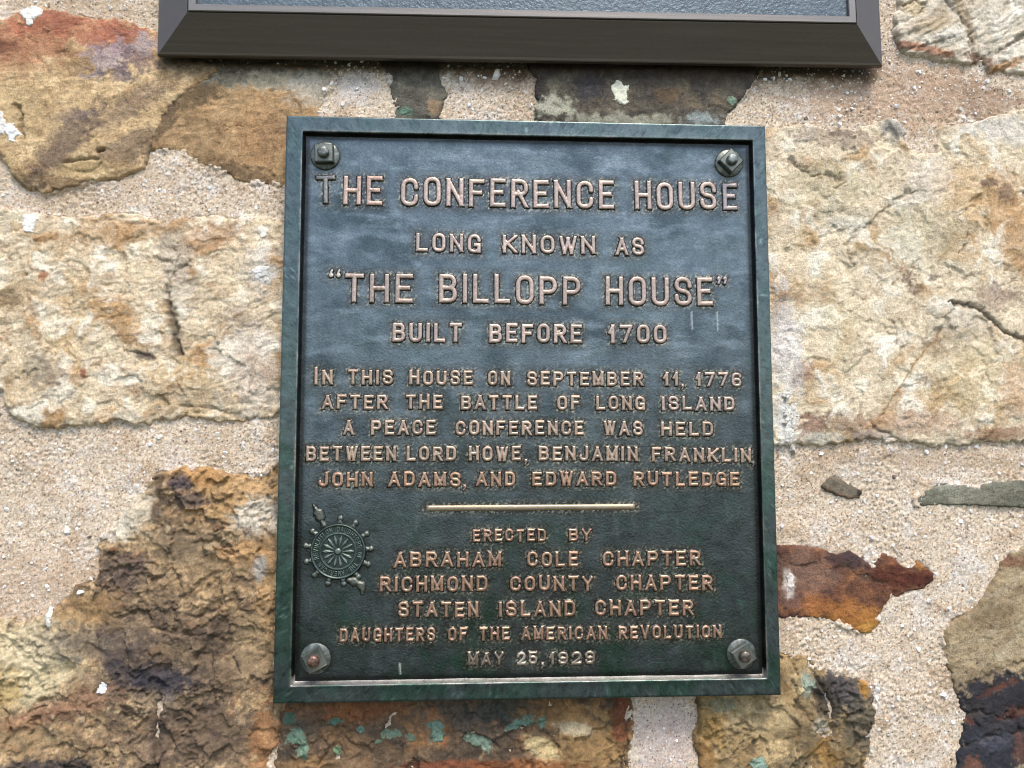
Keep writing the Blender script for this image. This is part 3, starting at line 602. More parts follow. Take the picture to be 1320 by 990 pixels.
# raised splashes: mortar dabs and green runs of verdigris / lichen, thin but solid
def dab(name, px, py, rx, ry, ang, col, thick, rag=.45, seed=1, label=None):
    (ux, uz), = to_u([(px, py)])
    r = max(rx, ry) * 1.5; k = int(2 * r / .9) + 2
    gx, gz = np.meshgrid(np.linspace(ux - r, ux + r, k), np.linspace(uz - r, uz + r, k))
    a = R(ang); dx = gx - ux; dz = gz - uz
    p = (dx * math.cos(a) + dz * math.sin(a)) / rx; q = (-dx * math.sin(a) + dz * math.cos(a)) / ry
    n1 = fbm(gx, gz, min(rx, ry) * 1.1, 300 + seed, 4, .6)
    d = np.sqrt(p * p + q * q) + rag * n1
    ii = np.clip(np.searchsorted(az, gz[:, 0]) - 1, 0, len(az) - 2); jj = np.clip(np.searchsorted(ax, gx[0]) - 1, 0, len(ax) - 2)
    fz = ((gz[:, 0] - az[ii]) / (az[ii + 1] - az[ii]))[:, None]; fx = ((gx[0] - ax[jj]) / (ax[jj + 1] - ax[jj]))[None]
    T = TOP; s = (T[np.ix_(ii, jj)] * (1 - fz) + T[np.ix_(ii + 1, jj)] * fz) * (1 - fx) + (T[np.ix_(ii, jj + 1)] * (1 - fz) + T[np.ix_(ii + 1, jj + 1)] * fz) * fx
    h = s + thick * sst(1.0, .82, d) * (1 + .15 * fbm(gx, gz, 5, 77, 2)) - 1.2 * sst(.92, 1.1, d)
    v = d < 1.12; c = v[:-1, :-1] & v[1:, :-1] & v[:-1, 1:] & v[1:, 1:]
    cc = np.zeros(gx.shape + (3,)) + C3(*col); cc = cc * (1 + .22 * fbm(gx, gz, 6, 99, 4, .7))[..., None]
    if name == 'lichen_patch': cc = mix(cc, C3(118, 108, 84), .25 + .6 * sst(.55, 1.0, d + .25 * n1))
    if c.sum() < 4: return
    o = grid_mesh(name, gx * U, WY - h * .001, gz * U + ZC, c, M_chip if name == 'mortar_dab' else M_stone, WALL, cc)
    if label: o['label'] = label
for i, a in enumerate(((43, 18, 14, 13, 0, (226, 220, 206), 1.6, .35), (42, 32, 5, 6, 0, (226, 220, 206), 1.4, .3), (4, 162, 7, 18, 8, (222, 216, 204), 1.4, .4), (18, 172, 10, 13, 40, (232, 228, 220), 1.2, .6), (43, 288, 9, 14, -15, (222, 216, 204), 1.4, .45), (341, 300, 7, 8, 0, (232, 222, 204), 1.3, .4),
                       (800, 122, 11, 18, 10, (222, 218, 192), 1.0, .5), (135, 885, 6, 8, -20, (216, 218, 220), .8, .8), (1018, 748, 5, 13, 0, (222, 208, 196), .9, .6), (338, 352, 10, 9, 0, (220, 214, 206), .9, .4), (66, 790, 4, 8, 0, (222, 216, 204), 1.2, .4))):
    dab('mortar_dab', *a, seed=i * 7)
for i, a in enumerate(((384, 945, 13, 15, 50, (124, 158, 132), .8, .6), (392, 965, 9, 10, 0, (124, 158, 132), .8, .6), (374, 925, 9, 9, 0, (70, 110, 92), .6, .7), (435, 967, 6, 6, 0, (130, 166, 120), .8, .3), (432, 927, 12, 5, 0, (86, 132, 118), .6, .7), (466, 938, 6, 5, 0, (92, 136, 124), .6, .4),
                       (504, 945, 12, 6, 0, (120, 150, 126), .8, .6), (530, 949, 7, 5, -20, (116, 146, 120), .6, .5), (562, 943, 13, 15, -20, (122, 156, 136), .9, .5), (612, 952, 14, 8, -20, (134, 160, 138), .7, .6), (627, 959, 7, 9, 0, (138, 166, 146), .7, .4), (662, 933, 12, 7, 30, (108, 146, 130), .6, .6), (680, 927, 10, 7, 20, (110, 148, 130), .6, .6), (698, 930, 6, 9, 0, (116, 148, 128), .6, .6),
                       (942, 132, 8, 7, 0, (148, 178, 152), .7, .3), (975, 982, 11, 8, 0, (148, 178, 158), .7, .5), (1038, 880, 8, 8, 0, (176, 190, 168), .7, .6), (522, 143, 7, 6, 0, (96, 140, 116), .6, .4), (488, 954, 5, 3, 0, (112, 146, 120), .6, .5))):
    dab('lichen_patch', *a, seed=50 + i * 3)

# ------------------------------------------------------------------ main plaque
PH = PW * 1.1725
FD = 0.008                                  # depth of the field behind the frame face
PLAQ = empty('bronze_plaque', (0, .02, ZC - PH / 2))
tag(PLAQ, 'green bronze memorial plaque with raised lettering, bolted to the stone wall at the centre', 'plaque')
PU = 0.000955                               # metres per pixel on the plaque
def pl(px, py, y=FD - .002):
    x, z = at(px, py, y); return float(x), float(z)

# font: strokes in a unit skeleton box. 'b' = straight stroke with square ends, 'p' = path with rounded corners
def G(ch):
    L = {
     'A': [('b', 0, 0, .5, 1), ('b', 1, 0, .5, 1), ('b', .2, .3, .8, .3)],
     'B': [('b', 0, 0, 0, 1), ('p', .45, [(0, 1), (.95, 1), (.95, .53), (0, .53)]), ('p', .45, [(0, .53), (1, .53), (1, 0), (0, 0)])],
     'C': [('p', .48, [(1, .68), (1, 1), (0, 1), (0, 0), (1, 0), (1, .32)])],
     'D': [('b', 0, 0, 0, 1), ('p', .48, [(0, 1), (1, 1), (1, 0), (0, 0)])],
     'E': [('b', 0, 0, 0, 1), ('b', 0, 1, 1, 1), ('b', 0, .52, .8, .52), ('b', 0, 0, 1, 0)],
     'F': [('b', 0, 0, 0, 1), ('b', 0, 1, 1, 1), ('b', 0, .52, .8, .52)],
     'G': [('p', .48, [(1, .70), (1, 1), (0, 1), (0, 0), (1, 0), (1, .4)]), ('b', .62, .42, 1, .42), ('b', 1, 0, 1, .42)],
     'H': [('b', 0, 0, 0, 1), ('b', 1, 0, 1, 1), ('b', 0, .5, 1, .5)],
     'I': [('b', .5, 0, .5, 1)],
     'J': [('p', .46, [(1, 1), (1, 0), (0, 0), (0, .3)]), ('b', 1, .6, 1, 1)],
     'K': [('b', 0, 0, 0, 1), ('b', 0, .38, 1, 1), ('b', .3, .55, 1, 0)],
     'L': [('b', 0, 0, 0, 1), ('b', 0, 0, 1, 0)],
     'M': [('b', 0, 0, 0, 1), ('b', 1, 0, 1, 1), ('b', 0, 1, .5, .2), ('b', 1, 1, .5, .2)],
     'N': [('b', 0, 0, 0, 1), ('b', 1, 0, 1, 1), ('b', 0, 1, 1, 0)],
     'O': [('p', .48, [(.5, 1), (0, 1), (0, 0), (1, 0), (1, 1), (.5, 1)])],
     'P': [('b', 0, 0, 0, 1), ('p', .48, [(0, 1), (1, 1), (1, .44), (0, .44)])],
     'R': [('b', 0, 0, 0, 1), ('p', .48, [(0, 1), (1, 1), (1, .47), (0, .47)]), ('b', .5, .47, 1, 0)],
     'S': [('p', .46, [(1, .70), (1, 1), (0, 1), (0, .56), (1, .46), (1, 0), (0, 0), (0, .30)])],
     'T': [('b', .5, 0, .5, 1), ('b', 0, 1, 1, 1)],
     'U': [('p', .48, [(0, 1), (0, 0), (1, 0), (1, 1)]), ('b', 0, .6, 0, 1), ('b', 1, .6, 1, 1)],
     'V': [('b', 0, 1, .5, 0), ('b', 1, 1, .5, 0)],
     'W': [('b', 0, 1, .25, 0), ('b', .5, .8, .25, 0), ('b', .5, .8, .75, 0), ('b', 1, 1, .75, 0)],
     'Y': [('b', 0, 1, .5, .45), ('b', 1, 1, .5, .45), ('b', .5, 0, .5, .45)],
     '0': [('p', .48, [(.5, 1), (0, 1), (0, 0), (1, 0), (1, 1), (.5, 1)])],
     '1': [('b', .7, 0, .7, 1), ('b', .1, .74, .7, 1)],
     '2': [('p', .46, [(0, .70), (0, 1), (1, 1), (1, .55), (0, 0)]), ('b', 0, 0, 1, 0)],
     '5': [('b', 0, 1, .95, 1), ('b', 0, .55, 0, 1), ('p', .46, [(0, .58), (1, .60), (1, 0), (0, 0), (0, .28)])],
     '6': [('p', .46, [(1, .78), (1, 1), (0, 1), (0, 0), (1, 0), (1, .55), (0, .5)])],
     '7': [('b', 0, 1, 1, 1), ('b', 1, 1, .35, 0)],
     '9': [('p', .46, [(0, .22), (0, 0), (1, 0), (1, 1), (0, 1), (0, .45), (1, .5)])],
    }
    return L[ch]
WD = {'I': 0.0, 'M': 1.15, 'W': 1.3, 'L': .85, '1': .35, 'J': .85, 'A': 1.1, 'Y': 1.05, 'V': 1.05, 'T': .95, 'E': .88, 'F': .88}
def fillet(pts, rf, sx_, sy_):
    P = [np.array((p[0] * sx_, p[1] * sy_)) for p in pts]; r = rf * min(sx_, sy_ if sy_ > 0 else sx_); out = [P[0]]
    for i in range(1, len(P) - 1):
        a, b_, c = P[i - 1], P[i], P[i + 1]
        u = a - b_; v = c - b_; lu = np.linalg.norm(u); lv = np.linalg.norm(v); u = u / lu; v = v / lv
        t = min(r, lu * (.99 if i == 1 else .5), lv * (.99 if i == len(P) - 2 else .5)); p0 = b_ + u * t; p1 = b_ + v * t
        for k in range(6):
            s = k / 5; out.append((1 - s) ** 2 * p0 * 1 + 2 * s * (1 - s) * (b_ * .92 + (p0 + p1) * .04) + s * s * p1)
    out.append(P[-1]); return out
def glyph_sd(ch, x, y, w, h, t):
    """signed distance (neg inside) in pixels; box 0..w, 0..h, stroke t"""
    if ch == ',':
        d1 = np.maximum(np.abs(x - w / 2), np.abs(y - h * .04)) - t * .5
        d2 = seg_dist(x, y, [(w / 2 + t * .3, 0), (w / 2 - t * .3, -t * .9)]) - t * .28
        return np.minimum(d1, d2)
    if ch in '\u201c\u201d':
        s = 1 if ch == '\u201c' else -1; d = np.full(x.shape, 1e9)
        for cx in (w * .25, w * .75):
            cy = h * .5
            d = np.minimum(d, np.hypot(x - cx, y - cy + s * 2) - t * .42)
            d = np.minimum(d, seg_dist(x, y, [(cx - s * 1.2, cy - s * 1), (cx + s * .8, cy + s * 4.2)]) - t * .26)
        return d
    sw, sh = max(w - t, 0.01), h - t; X = x - t / 2; Y = y - t / 2; d = np.full(x.shape, 1e9)
    if ch == 'I': sw = 0.01
    for s in G(ch):
        if s[0] == 'b':
            ax_, ay_, bx_, by_ = s[1] * sw, s[2] * sh, s[3] * sw, s[4] * sh
            dx, dy = bx_ - ax_, by_ - ay_; L = math.hypot(dx, dy); dx /= L; dy /= L
            diag = min(abs(dx), abs(dy)) > .05; e = t * 1.0 if diag and (ch not in 'KRA17Y' or s[2] == 0 or s[4] == 0 or s[4] == 1) else t / 2
            if ch == 'A' and not diag: e = 0
            if ch == 'K' and diag: e = t * .3 if False else e
            u = (X - ax_) * dx + (Y - ay_) * dy; v = -(X - ax_) * dy + (Y - ay_) * dx
            th = t * (.94 if diag else 1)
            d = np.minimum(d, np.maximum(np.abs(v) - th / 2, np.abs(u - L / 2) - (L / 2 + e)))
        else:
            d = np.minimum(d, seg_dist(X, Y, fillet(s[2], s[1], sw, sh)) - t / 2)
    lim = np.maximum(np.maximum(-y, y - h), np.maximum(-x - t * .2, x - w - t * .2))
    return np.maximum(d, lim)

# field grid -----------------------------------------------------------------
LT = 1.22
fxL, fxR = -PW / 2 + .0235, PW / 2 - .0195
fzB, fzT = ZC - PH / 2 + .0235, ZC + PH / 2 - .0235
stp = 1.35 * PU
fx = np.arange(fxL - .004, fxR + .004, stp); fz = np.arange(fzB - .004, fzT + .004, stp)
FX, FZ = np.meshgrid(fx, fz); QX = (FX / PU).astype(np.float32); QZ = ((FZ - ZC) / PU).astype(np.float32)
NEAR = np.full(FX.shape, 99.0, np.float32)     # distance in px to the nearest raised mark
mist = fbm(QX, QZ, 70, 401, 5); mist2 = fbm(QX * .5, QZ * 1.6, 30, 411, 5, .6); fleck = fbm(QX, QZ, 3.4, 421, 3, .7); stre = fbm(QX * 1.4, QZ * .22, 16, 431, 4, .6)

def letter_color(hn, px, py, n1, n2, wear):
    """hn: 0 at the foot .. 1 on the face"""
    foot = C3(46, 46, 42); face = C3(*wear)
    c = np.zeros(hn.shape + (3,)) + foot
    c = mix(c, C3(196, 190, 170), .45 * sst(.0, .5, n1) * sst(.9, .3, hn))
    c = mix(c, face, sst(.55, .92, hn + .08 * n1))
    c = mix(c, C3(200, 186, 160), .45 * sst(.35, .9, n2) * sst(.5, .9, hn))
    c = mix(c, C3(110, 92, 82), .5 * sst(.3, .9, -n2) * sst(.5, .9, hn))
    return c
letter_n = [0]
def make_letter(ch, ox, oz, ang, w, h, t, rise, wear, seed, name='letter', step=.62):
    """ox, oz world position of the box's lower left corner"""
    mg = 2.6; x0_, x1_, y0_, y1_ = -mg, w + mg, -mg - (t * 1.3 if ch == ',' else 0), h + mg
    if step * 1 > 0:
        gx, gy = np.meshgrid(np.arange(x0_, x1_ + step, step), np.arange(y0_, y1_ + step, step))
    sd = glyph_sd(ch, gx, gy, w, h, t)
    rr = np.random.RandomState(seed)
    n1 = fbm(gx + seed * 31.7, gy, 5, 501, 3, .6); n2 = fbm(gx + seed * 13.1, gy, 9, 511, 3, .6)
    sd2 = sd + .14 * n1
    slope = min(1.3, t * .3)
    prof = sst(.9, -slope, sd2)
    hgt = rise * prof * (1 + .05 * n2) + .18 * n1 * prof + .25 * sst(-slope, -t * .5, sd2)
    hgt = np.where(sd > .9, hgt - (sd - .9) * 1.4, hgt) - .15
    v = sd < 2.0; c = v[:-1, :-1] | v[1:, :-1] | v[:-1, 1:] | v[1:, 1:]
    ca, sa = math.cos(ang), math.sin(ang)
    X = ox + (gx * ca - gy * sa) * PU; Z = oz + (gx * sa + gy * ca) * PU
    Y = FD - hgt * .001
    col = letter_color(prof, X, Z, n1, n2, wear)
    o = grid_mesh(name, X, Y, Z, c, M_letter, PLAQ, col, origin=(ox, FD, oz))
    letter_n[0] += 1
    # record nearness on the field
    mgn = 9
    i0, i1 = np.searchsorted(fz, [oz - mgn * PU, oz + (h + mgn) * PU]); j0, j1 = np.searchsorted(fx, [ox - mgn * PU, ox + (w + mgn) * PU])
    lx = (FX[i0:i1, j0:j1] - ox) / PU; lz = (FZ[i0:i1, j0:j1] - oz) / PU
    NEAR[i0:i1, j0:j1] = np.minimum(NEAR[i0:i1, j0:j1], glyph_sd(ch, lx * ca + lz * sa, -lx * sa + lz * ca, w, h, t))
    return o
seedc = [0]
def word(txt, xl, xr, ybl, ybr, cap, t, rise, wear, gap=.36):
    """xl, xr: photo x of the word's ends; ybl, ybr: baseline y at the ends; cap: cap height in photo px"""
    ax_, az_ = pl(xl, ybl); bx_, bz_ = pl(xr, ybr); tx_, tz_ = pl((xl + xr) / 2, (ybl + ybr) / 2 - cap); mx_, mz_ = (ax_ + bx_) / 2, (az_ + bz_) / 2
    ang = math.atan2(bz_ - az_, bx_ - ax_); Lpx = math.hypot(bx_ - ax_, bz_ - az_) / PU; H = math.hypot(tx_ - mx_, tz_ - mz_) / PU
    # widths: t + k*a with unknown a, gap proportional
    ks = [WD.get(c, 1.0) for c in txt]; n_ = len(txt)
    if n_ == 1: a = Lpx - t; gp = 0
    else:
        a = (Lpx - n_ * t) / (sum(ks) + gap * (n_ - 1)); gp = gap * a
        if a < 3: a = 3; gp = (Lpx - n_ * t - sum(ks) * a) / (n_ - 1)
    x = 0
    for c, k in zip(txt, ks):
        wl = t + k * a; seedc[0] += 1; rr = random.Random(seedc[0])
        nm = 'numeral' if c.isdigit() else 'letter'
        bq = rr.uniform(.95, 1.06); wr = [v * bq for v in wear]
        make_letter(c, ax_ + (x * math.cos(ang)) * PU, az_ + (x * math.sin(ang) + rr.uniform(-.5, .5)) * PU, ang + rr.uniform(-.012, .012), wl, H * rr.uniform(.98, 1.02), t, rise, wr, seedc[0], nm, .72 if H > 30 else .58)
        x += wl + gp
def mark(ch, xl, xr, yb, h, t, rise, wear, name):
    ax_, az_ = pl(xl, yb); seedc[0] += 1
    make_letter(ch, ax_, az_, 0, (xr - xl), h, t, rise, wear, seedc[0], name, .55)
W1 = (178, 154, 138); W2 = (176, 149, 127); W3 = (170, 133, 107)
T1, T2, T3, T4, T5, T6 = 6.7, 5.6, 6.8, 5.9, 5.0, 4.8
word('T', 407, 433.4, 263, 263, 37.5, T1, 2.6, (138, 134, 126)); word('HE', 441.6, 493.3, 264.5, 265.3, 38.5, T1, 2.6, (180, 150, 132)); word('CONFERENCE', 516, 792.4, 265.5, 270.3, 37.5, T1, 2.6, W1)
word('HOUS', 818.4, 925, 270.6, 271, 37, T1, 2.6, W1); word('E', 932, 953.6, 271.5, 271.5, 36, T1, 2.6, (158, 144, 138))
word('LONG', 535.6, 620.1, 324.8, 326.4, 24.8, T2, 2.2, W1); word('KNOWN', 647.6, 768.2, 327.2, 328.5, 24.8, T2, 2.2, W1); word('AS', 793.2, 831.2, 329, 329.4, 24, T2, 2.2, W1)
word('THE', 443.3, 532.5, 389.8, 390.8, 38, T3, 2.6, W1); word('BILLOPP', 565.4, 748.8, 390.8, 393.8, 38, T3, 2.6, W1); word('HOUSE', 780.3, 920.2, 394, 394.8, 38, T3, 2.6, W1)
mark('\u201c', 422, 440.5, 359.5, 13.5, 8.2, 2.4, (190, 176, 160), 'quotation_mark'); mark('\u201d', 923.3, 939.5, 367.5, 13.5, 8.2, 2.4, (170, 154, 148), 'quotation_mark')
word('BUILT', 505, 595.5, 441, 441.8, 25.6, T4, 2.2, W1); word('BEFORE', 630.2, 750.7, 442, 443.2, 25.4, T4, 2.2, W1); word('1700', 784.4, 860.3, 443, 443.3, 25, T4, 2.2, W1)
word('I', 404.5, 410, 496.4, 496.4, 24.5, T5, 2.0, W2); word('N', 414.6, 429.2, 496.4, 496.4, 20.3, T5, 2.0, W2); word('THIS', 447.5, 507, 496.4, 496.6, 20.3, T5, 2.0, W2); word('HOUSE', 526.9, 610, 496.8, 497.2, 20, T5, 2.0, W2); word('ON', 628.3, 658.2, 497.3, 497.5, 20, T5, 2.0, W2)
word('SEPTEMBER', 678.8, 830, 497.8, 498.3, 19.4, T5, 2.0, W2); word('11', 855, 876, 498.3, 498.3, 19.4, T5, 2.0, W2); mark(',', 877, 884, 498, 19, 4.4, 1.8, W2, 'comma'); word('1776', 897, 957, 498.3, 499, 19.3, T5, 2.0, W1)
word('AFTER', 413.9, 499.9, 528, 528.4, 20, T5, 2.0, W2); word('THE', 522.2, 570.8, 528.4, 528.6, 20, T5, 2.0, W2); word('BATTLE', 593.6, 693, 528.6, 529.2, 19.6, T5, 2.0, W2); word('OF', 718, 748.3, 529.2, 529.3, 19.4, T5, 2.0, W2); word('LONG', 768.3, 832.5, 529.4, 529.6, 19.4, T5, 2.0, W2); word('ISLAND', 853, 948, 529.8, 530, 19.4, T5, 2.0, W1)
word('A', 441.6, 455.7, 561, 561, 20.5, T5, 2.0, W2); word('PEACE', 477.3, 561.9, 561.2, 561.4, 20.2, T5, 2.0, W2); word('CONFERENCE', 586.5, 753.3, 561.5, 561.9, 19.8, T5, 2.0, W2); word('WAS', 778, 829.5, 562, 562.2, 19.5, T5, 2.0, W2); word('HELD', 852, 920.5, 562.8, 563, 19.5, T5, 2.0, W2)
word('BETWEEN', 393.5, 510.9, 595, 595.4, 20.5, T5, 2.0, W2); word('LORD', 523.4, 588.4, 594.8, 595, 20.2, T5, 2.0, W2); word('HOWE', 603.7, 672, 595, 595, 20, T5, 2.0, W2); mark(',', 674, 682, 594.5, 19, 4.6, 1.8, W2, 'comma')
word('BENJAMIN', 693.8, 823, 594.8, 595.3, 20, T5, 2.0, W2); word('FRANKLIN', 840, 969.5, 595.6, 597.3, 19.6, T5, 2.0, W2); mark(',', 968.5, 975, 597.5, 19, 4.2, 1.8, (130, 122, 112), 'comma')
word('JOHN', 409.5, 480.4, 628.4, 628.2, 20.3, T5, 2.0, W3); word('ADAMS', 499.9, 594.3, 628.2, 628, 20.2, T5, 2.0, W3); mark(',', 595, 602.5, 627.5, 19, 4.6, 1.8, W2, 'comma'); word('AND', 613, 664.7, 627.8, 627.6, 20, T5, 2.0, W3); word('EDWARD', 685.5, 795.5, 627.4, 627.2, 19.6, T5, 2.0, W3); word('RUTLEDGE', 816.3, 954.3, 627.2, 627.6, 19.4, T5, 2.0, W3)
word('ERECTED', 608.8, 704.5, 699.2, 698.7, 17.3, 4.2, 1.9, W3); word('BY', 733, 762.8, 698.5, 698.4, 17, 4.2, 1.9, W3)
word('ABRAHAM', 507, 646.4, 732.3, 731.6, 20.8, T6, 2.0, W3); word('COLE', 679.3, 746, 731.4, 731, 20.6, T6, 2.0, W3); word('CHAPTER', 776.6, 903.9, 730.8, 730.2, 20.6, T6, 2.0, W3)
word('RICHMOND', 488.6, 629, 763.9, 763.2, 20.8, T6, 2.0, W3); word('COUNTY', 656.8, 765.5, 763, 762.4, 20.6, T6, 2.0, W3); word('CHAPTER', 794, 919.8, 762.2, 761.8, 20.6, T6, 2.0, W3)
word('STATEN', 512.6, 617.2, 796.8, 796.2, 21, T6, 2.0, W3); word('ISLAND', 642.7, 742.4, 796, 795.2, 21, T6, 2.0, W3); word('CHAPTER', 766.8, 894.9, 795, 794.2, 21, T6, 2.0, W3)
word('DAUGHTERS', 436.8, 561.3, 828.6, 827.4, 18.6, 4.2, 1.8, W3); word('OF', 577, 602.5, 827.2, 827, 18.4, 4.2, 1.8, W3); word('THE', 617.2, 657.5, 826.8, 826.4, 18.2, 4.2, 1.8, W3); word('AMERICAN', 671.5, 783.5, 826, 825, 18, 4.2, 1.8, W3); word('REVOLUTION', 797.3, 931.2, 824.8, 823.6, 17.8, 4.2, 1.8, W3)
word('MAY', 602.5, 649.8, 858.4, 858, 17, 4.2, 1.7, (140, 122, 104)); word('25', 666, 693, 857.8, 857.6, 17, 4.2, 1.7, (170, 154, 136)); mark(',', 696, 703, 857, 17, 4.2, 1.6, (170, 154, 136), 'comma'); word('1929', 708, 767.6, 857.5, 857, 17, 4.2, 1.7, (150, 134, 116))

# divider bar
bx0, bz0 = pl(549.5, 655.3); bx1, bz1 = pl(819, 653.4)
def lathe_bar():
    n_ = 160; prof = [(-3.9, -.6), (-3.6, 1.2), (-2.6, 2.0), (-1.0, 2.5), (1.0, 2.6), (2.6, 2.2), (3.6, 1.3), (3.9, -.6)]
    V = []; rs2 = np.random.RandomState(5)
    for i in range(n_ + 1):
        f = i / n_; e = min(1, min(i, n_ - i) / 1.2)
        for (a, b_) in prof:
            wob = .12 * math.sin(i * .9) + .1 * rs2.randn()
            V.append((bx0 + (bx1 - bx0) * f, FD - (b_ * (e if b_ > 0 else 1) + wob * .25) * .001, bz0 + (bz1 - bz0) * f + (a * 1.0 + wob * .3) * PU))
    Fq = []; k = len(prof)
    for i in range(n_):
        for j in range(k - 1):
            Fq.append((i * k + j, (i + 1) * k + j, (i + 1) * k + j + 1, i * k + j + 1))
    V = np.array(V); c = np.tile(C3(168, 150, 124), (len(V), 1))
    return mesh_np('divider_bar', V, Fq, M_letter, PLAQ, c, True, V.mean(0))
lathe_bar()
NEAR = np.minimum(NEAR, (seg_dist(FX / PU, FZ / PU, [(bx0 / PU, bz0 / PU), (bx1 / PU, bz1 / PU)]) - 3.8).astype(np.float32))

# emblem --------------------------------------------------------------------
ex, ez = pl(435.5, 711.0, FD - .003)
def hf(name, parent, ox, oz, x0_, x1_, y0_, y1_, step, fn, mat, tol=.0):
    gx, gy = np.meshgrid(np.arange(x0_, x1_, step), np.arange(y0_, y1_, step))
    sd, h, col = fn(gx, gy)
    v = sd < 1.4; c = v[:-1, :-1] | v[1:, :-1] | v[:-1, 1:] | v[1:, 1:]
    return grid_mesh(name, ox + gx * PU, FD - h * .001, oz + gy * PU, c, mat, parent, col, origin=(ox, FD, oz))
def rgrad(h, lo, hi, c0, c1, n1):
    c = np.zeros(h.shape + (3,)) + C3(*c0); return mix(c, C3(*c1), sst(lo, hi, h + .15 * n1))
def disc_fn(x, y):
    r = np.hypot(x, y); n1 = fbm(x, y, 4, 601, 3)
    sd = r - 34.5
    h = 3.0 * sst(.8, -1.6, sd) + .5 * np.sqrt(np.clip(1 - (r / 36) ** 2, 0, 1)) + .8 * np.exp(-((r - 33) / 1.3) ** 2) - .5 * sst(32, 31, r)
    h += .7 * np.exp(-((r - 22) / 1.0) ** 2) + .12 * n1
    h = np.where(sd > .8, -1, h) - .1
    return sd, h, rgrad(h, 2.3, 3.9, (40, 54, 48), (84, 94, 86), n1)
disc = hf('emblem_disc', PLAQ, ex, ez, -37, 37, -37, 37, .62, disc_fn, M_bolt)
disc['label'] = 'round spinning wheel emblem with spokes and beads'
base_h = 2.75
def spokes_fn(x, y):
    r = np.hypot(x, y); a = np.arctan2(y, x); k = 14; seg = 2 * np.pi / k
    da = np.abs((a / seg + .5) % 1 - .5) * seg * r
    wd = .7 + 1.55 * sst(5, 16, r) * sst(20.5, 15, r); sd = np.maximum(da - wd, np.maximum(r - 20, 5 - r))
    hub = r - 4.6
    s = np.minimum(sd, hub); n1 = fbm(x, y, 4, 611, 2)
    h = base_h + 1.1 * sst(.5, -1.4, sd); h = np.maximum(h, base_h + 1.7 * sst(.4, -2.4, hub))
    h = np.where(s > .5, base_h - .6, h) + .08 * n1
    return s, h, rgrad(h, base_h + .2, base_h + 1.2, (44, 60, 54), (116, 124, 114), n1)
hf('wheel', disc, ex, ez, -22, 22, -22, 22, .5, spokes_fn, M_bolt)
def ringtext_fn(x, y):
    r = np.hypot(x, y); a = np.arctan2(x, y); txt = 'DAUGHTERS OF THE AMERICAN REVOLUTION '
    k = len(txt); da = 2 * np.pi / k; idx = np.round(a / da).astype(int) % k; loc = ((a / da + .5) % 1 - .5) * da * 27.3
    sd = np.full(x.shape, 9.0)
    for i, ch in enumerate(txt):
        if ch == ' ': continue
        m_ = idx == i
        sd[m_] = glyph_sd(ch, loc[m_] + 1.8, r[m_] - 24.2, 3.6, 6.2, 1.0)
    n1 = fbm(x, y, 4, 621, 2); h = base_h + .15 + .6 * sst(.4, -.5, sd); h = np.where(sd > .4, base_h - .6, h)
    return sd, h, rgrad(h, base_h + .2, base_h + .8, (44, 60, 54), (98, 110, 100), n1)
rt = hf('ring_lettering', disc, ex, ez, -32, 32, -32, 32, .42, ringtext_fn, M_bolt); rt['kind'] = 'stuff'
for i in range(13):
    a = R(87 - i * 360 / 13); 
    if 112 < (math.degrees(a) % 360) < 125 or 285 < (math.degrees(a) % 360) < 300: continue
    def bead_fn(x, y, a=a, i=i):
        u = x * math.cos(a) + y * math.sin(a); v = -x * math.sin(a) + y * math.cos(a); n1 = fbm(x + i * 40, y, 3, 631, 2)
        sd = np.minimum(np.hypot(u - 2.6, v) - 4.3, np.maximum(np.abs(v) - 2.6 - (2 - u) * .25, np.abs(u + 1.5) - 4))
        sd = sd + .4 * n1; h = 2.7 * np.sqrt(np.clip(-sd / 3.2, 0, 1)) - .2; h = np.where(sd > 0, -.2 - sd * .6, h)
        return sd, h, rgrad(h, .6, 2.2, (54, 60, 54), (104, 108, 98), n1)
    hf('bead', disc, ex + 38 * math.cos(a) * PU, ez + 38 * math.sin(a) * PU, -9, 9, -9, 9, .6, bead_fn, M_bolt)
def limb(name, pts, rad, hh, seed):
    def fn(x, y):
        s = np.full(x.shape, 1e9); n1 = fbm(x, y, 4, seed, 3)
        for (a_, b_), r0, r1 in zip(zip(pts[:-1], pts[1:]), rad[:-1], rad[1:]):
            vx, vy = b_[0] - a_[0], b_[1] - a_[1]; t = np.clip(((x - a_[0]) * vx + (y - a_[1]) * vy) / (vx * vx + vy * vy), 0, 1)
            s = np.minimum(s, np.hypot(x - a_[0] - t * vx, y - a_[1] - t * vy) - (r0 + (r1 - r0) * t))
        s = s + 1.0 * n1; h = hh * np.sqrt(np.clip(-s / 4, 0, 1)) - .2 + .2 * n1; h = np.where(s > 0, -.2 - s * .6, h)
        return s, h, rgrad(h, .8, 3.2, (54, 58, 52), (96, 98, 88), n1)
    xs = [p[0] for p in pts]; ys = [p[1] for p in pts]
    return hf(name, disc, ex, ez, min(xs) - 10, max(xs) + 10, min(ys) - 10, max(ys) + 10, .6, fn, M_bolt)
limb('distaff', [(-18, 32), (-21, 38), (-23, 42), (-25, 47), (-28, 52), (-31, 57)], [4.6, 3.2, 6.6, 7.2, 4.0, 2.4], 4.2, 641)
limb('distaff', [(14, -35), (20, -37), (25, -39), (29, -42), (31, -47), (30, -52)], [4.2, 6.6, 4.4, 6.4, 4.2, 2.6], 4.0, 651)
DARK = np.hypot(FX - ex, FZ - ez) / PU - 38

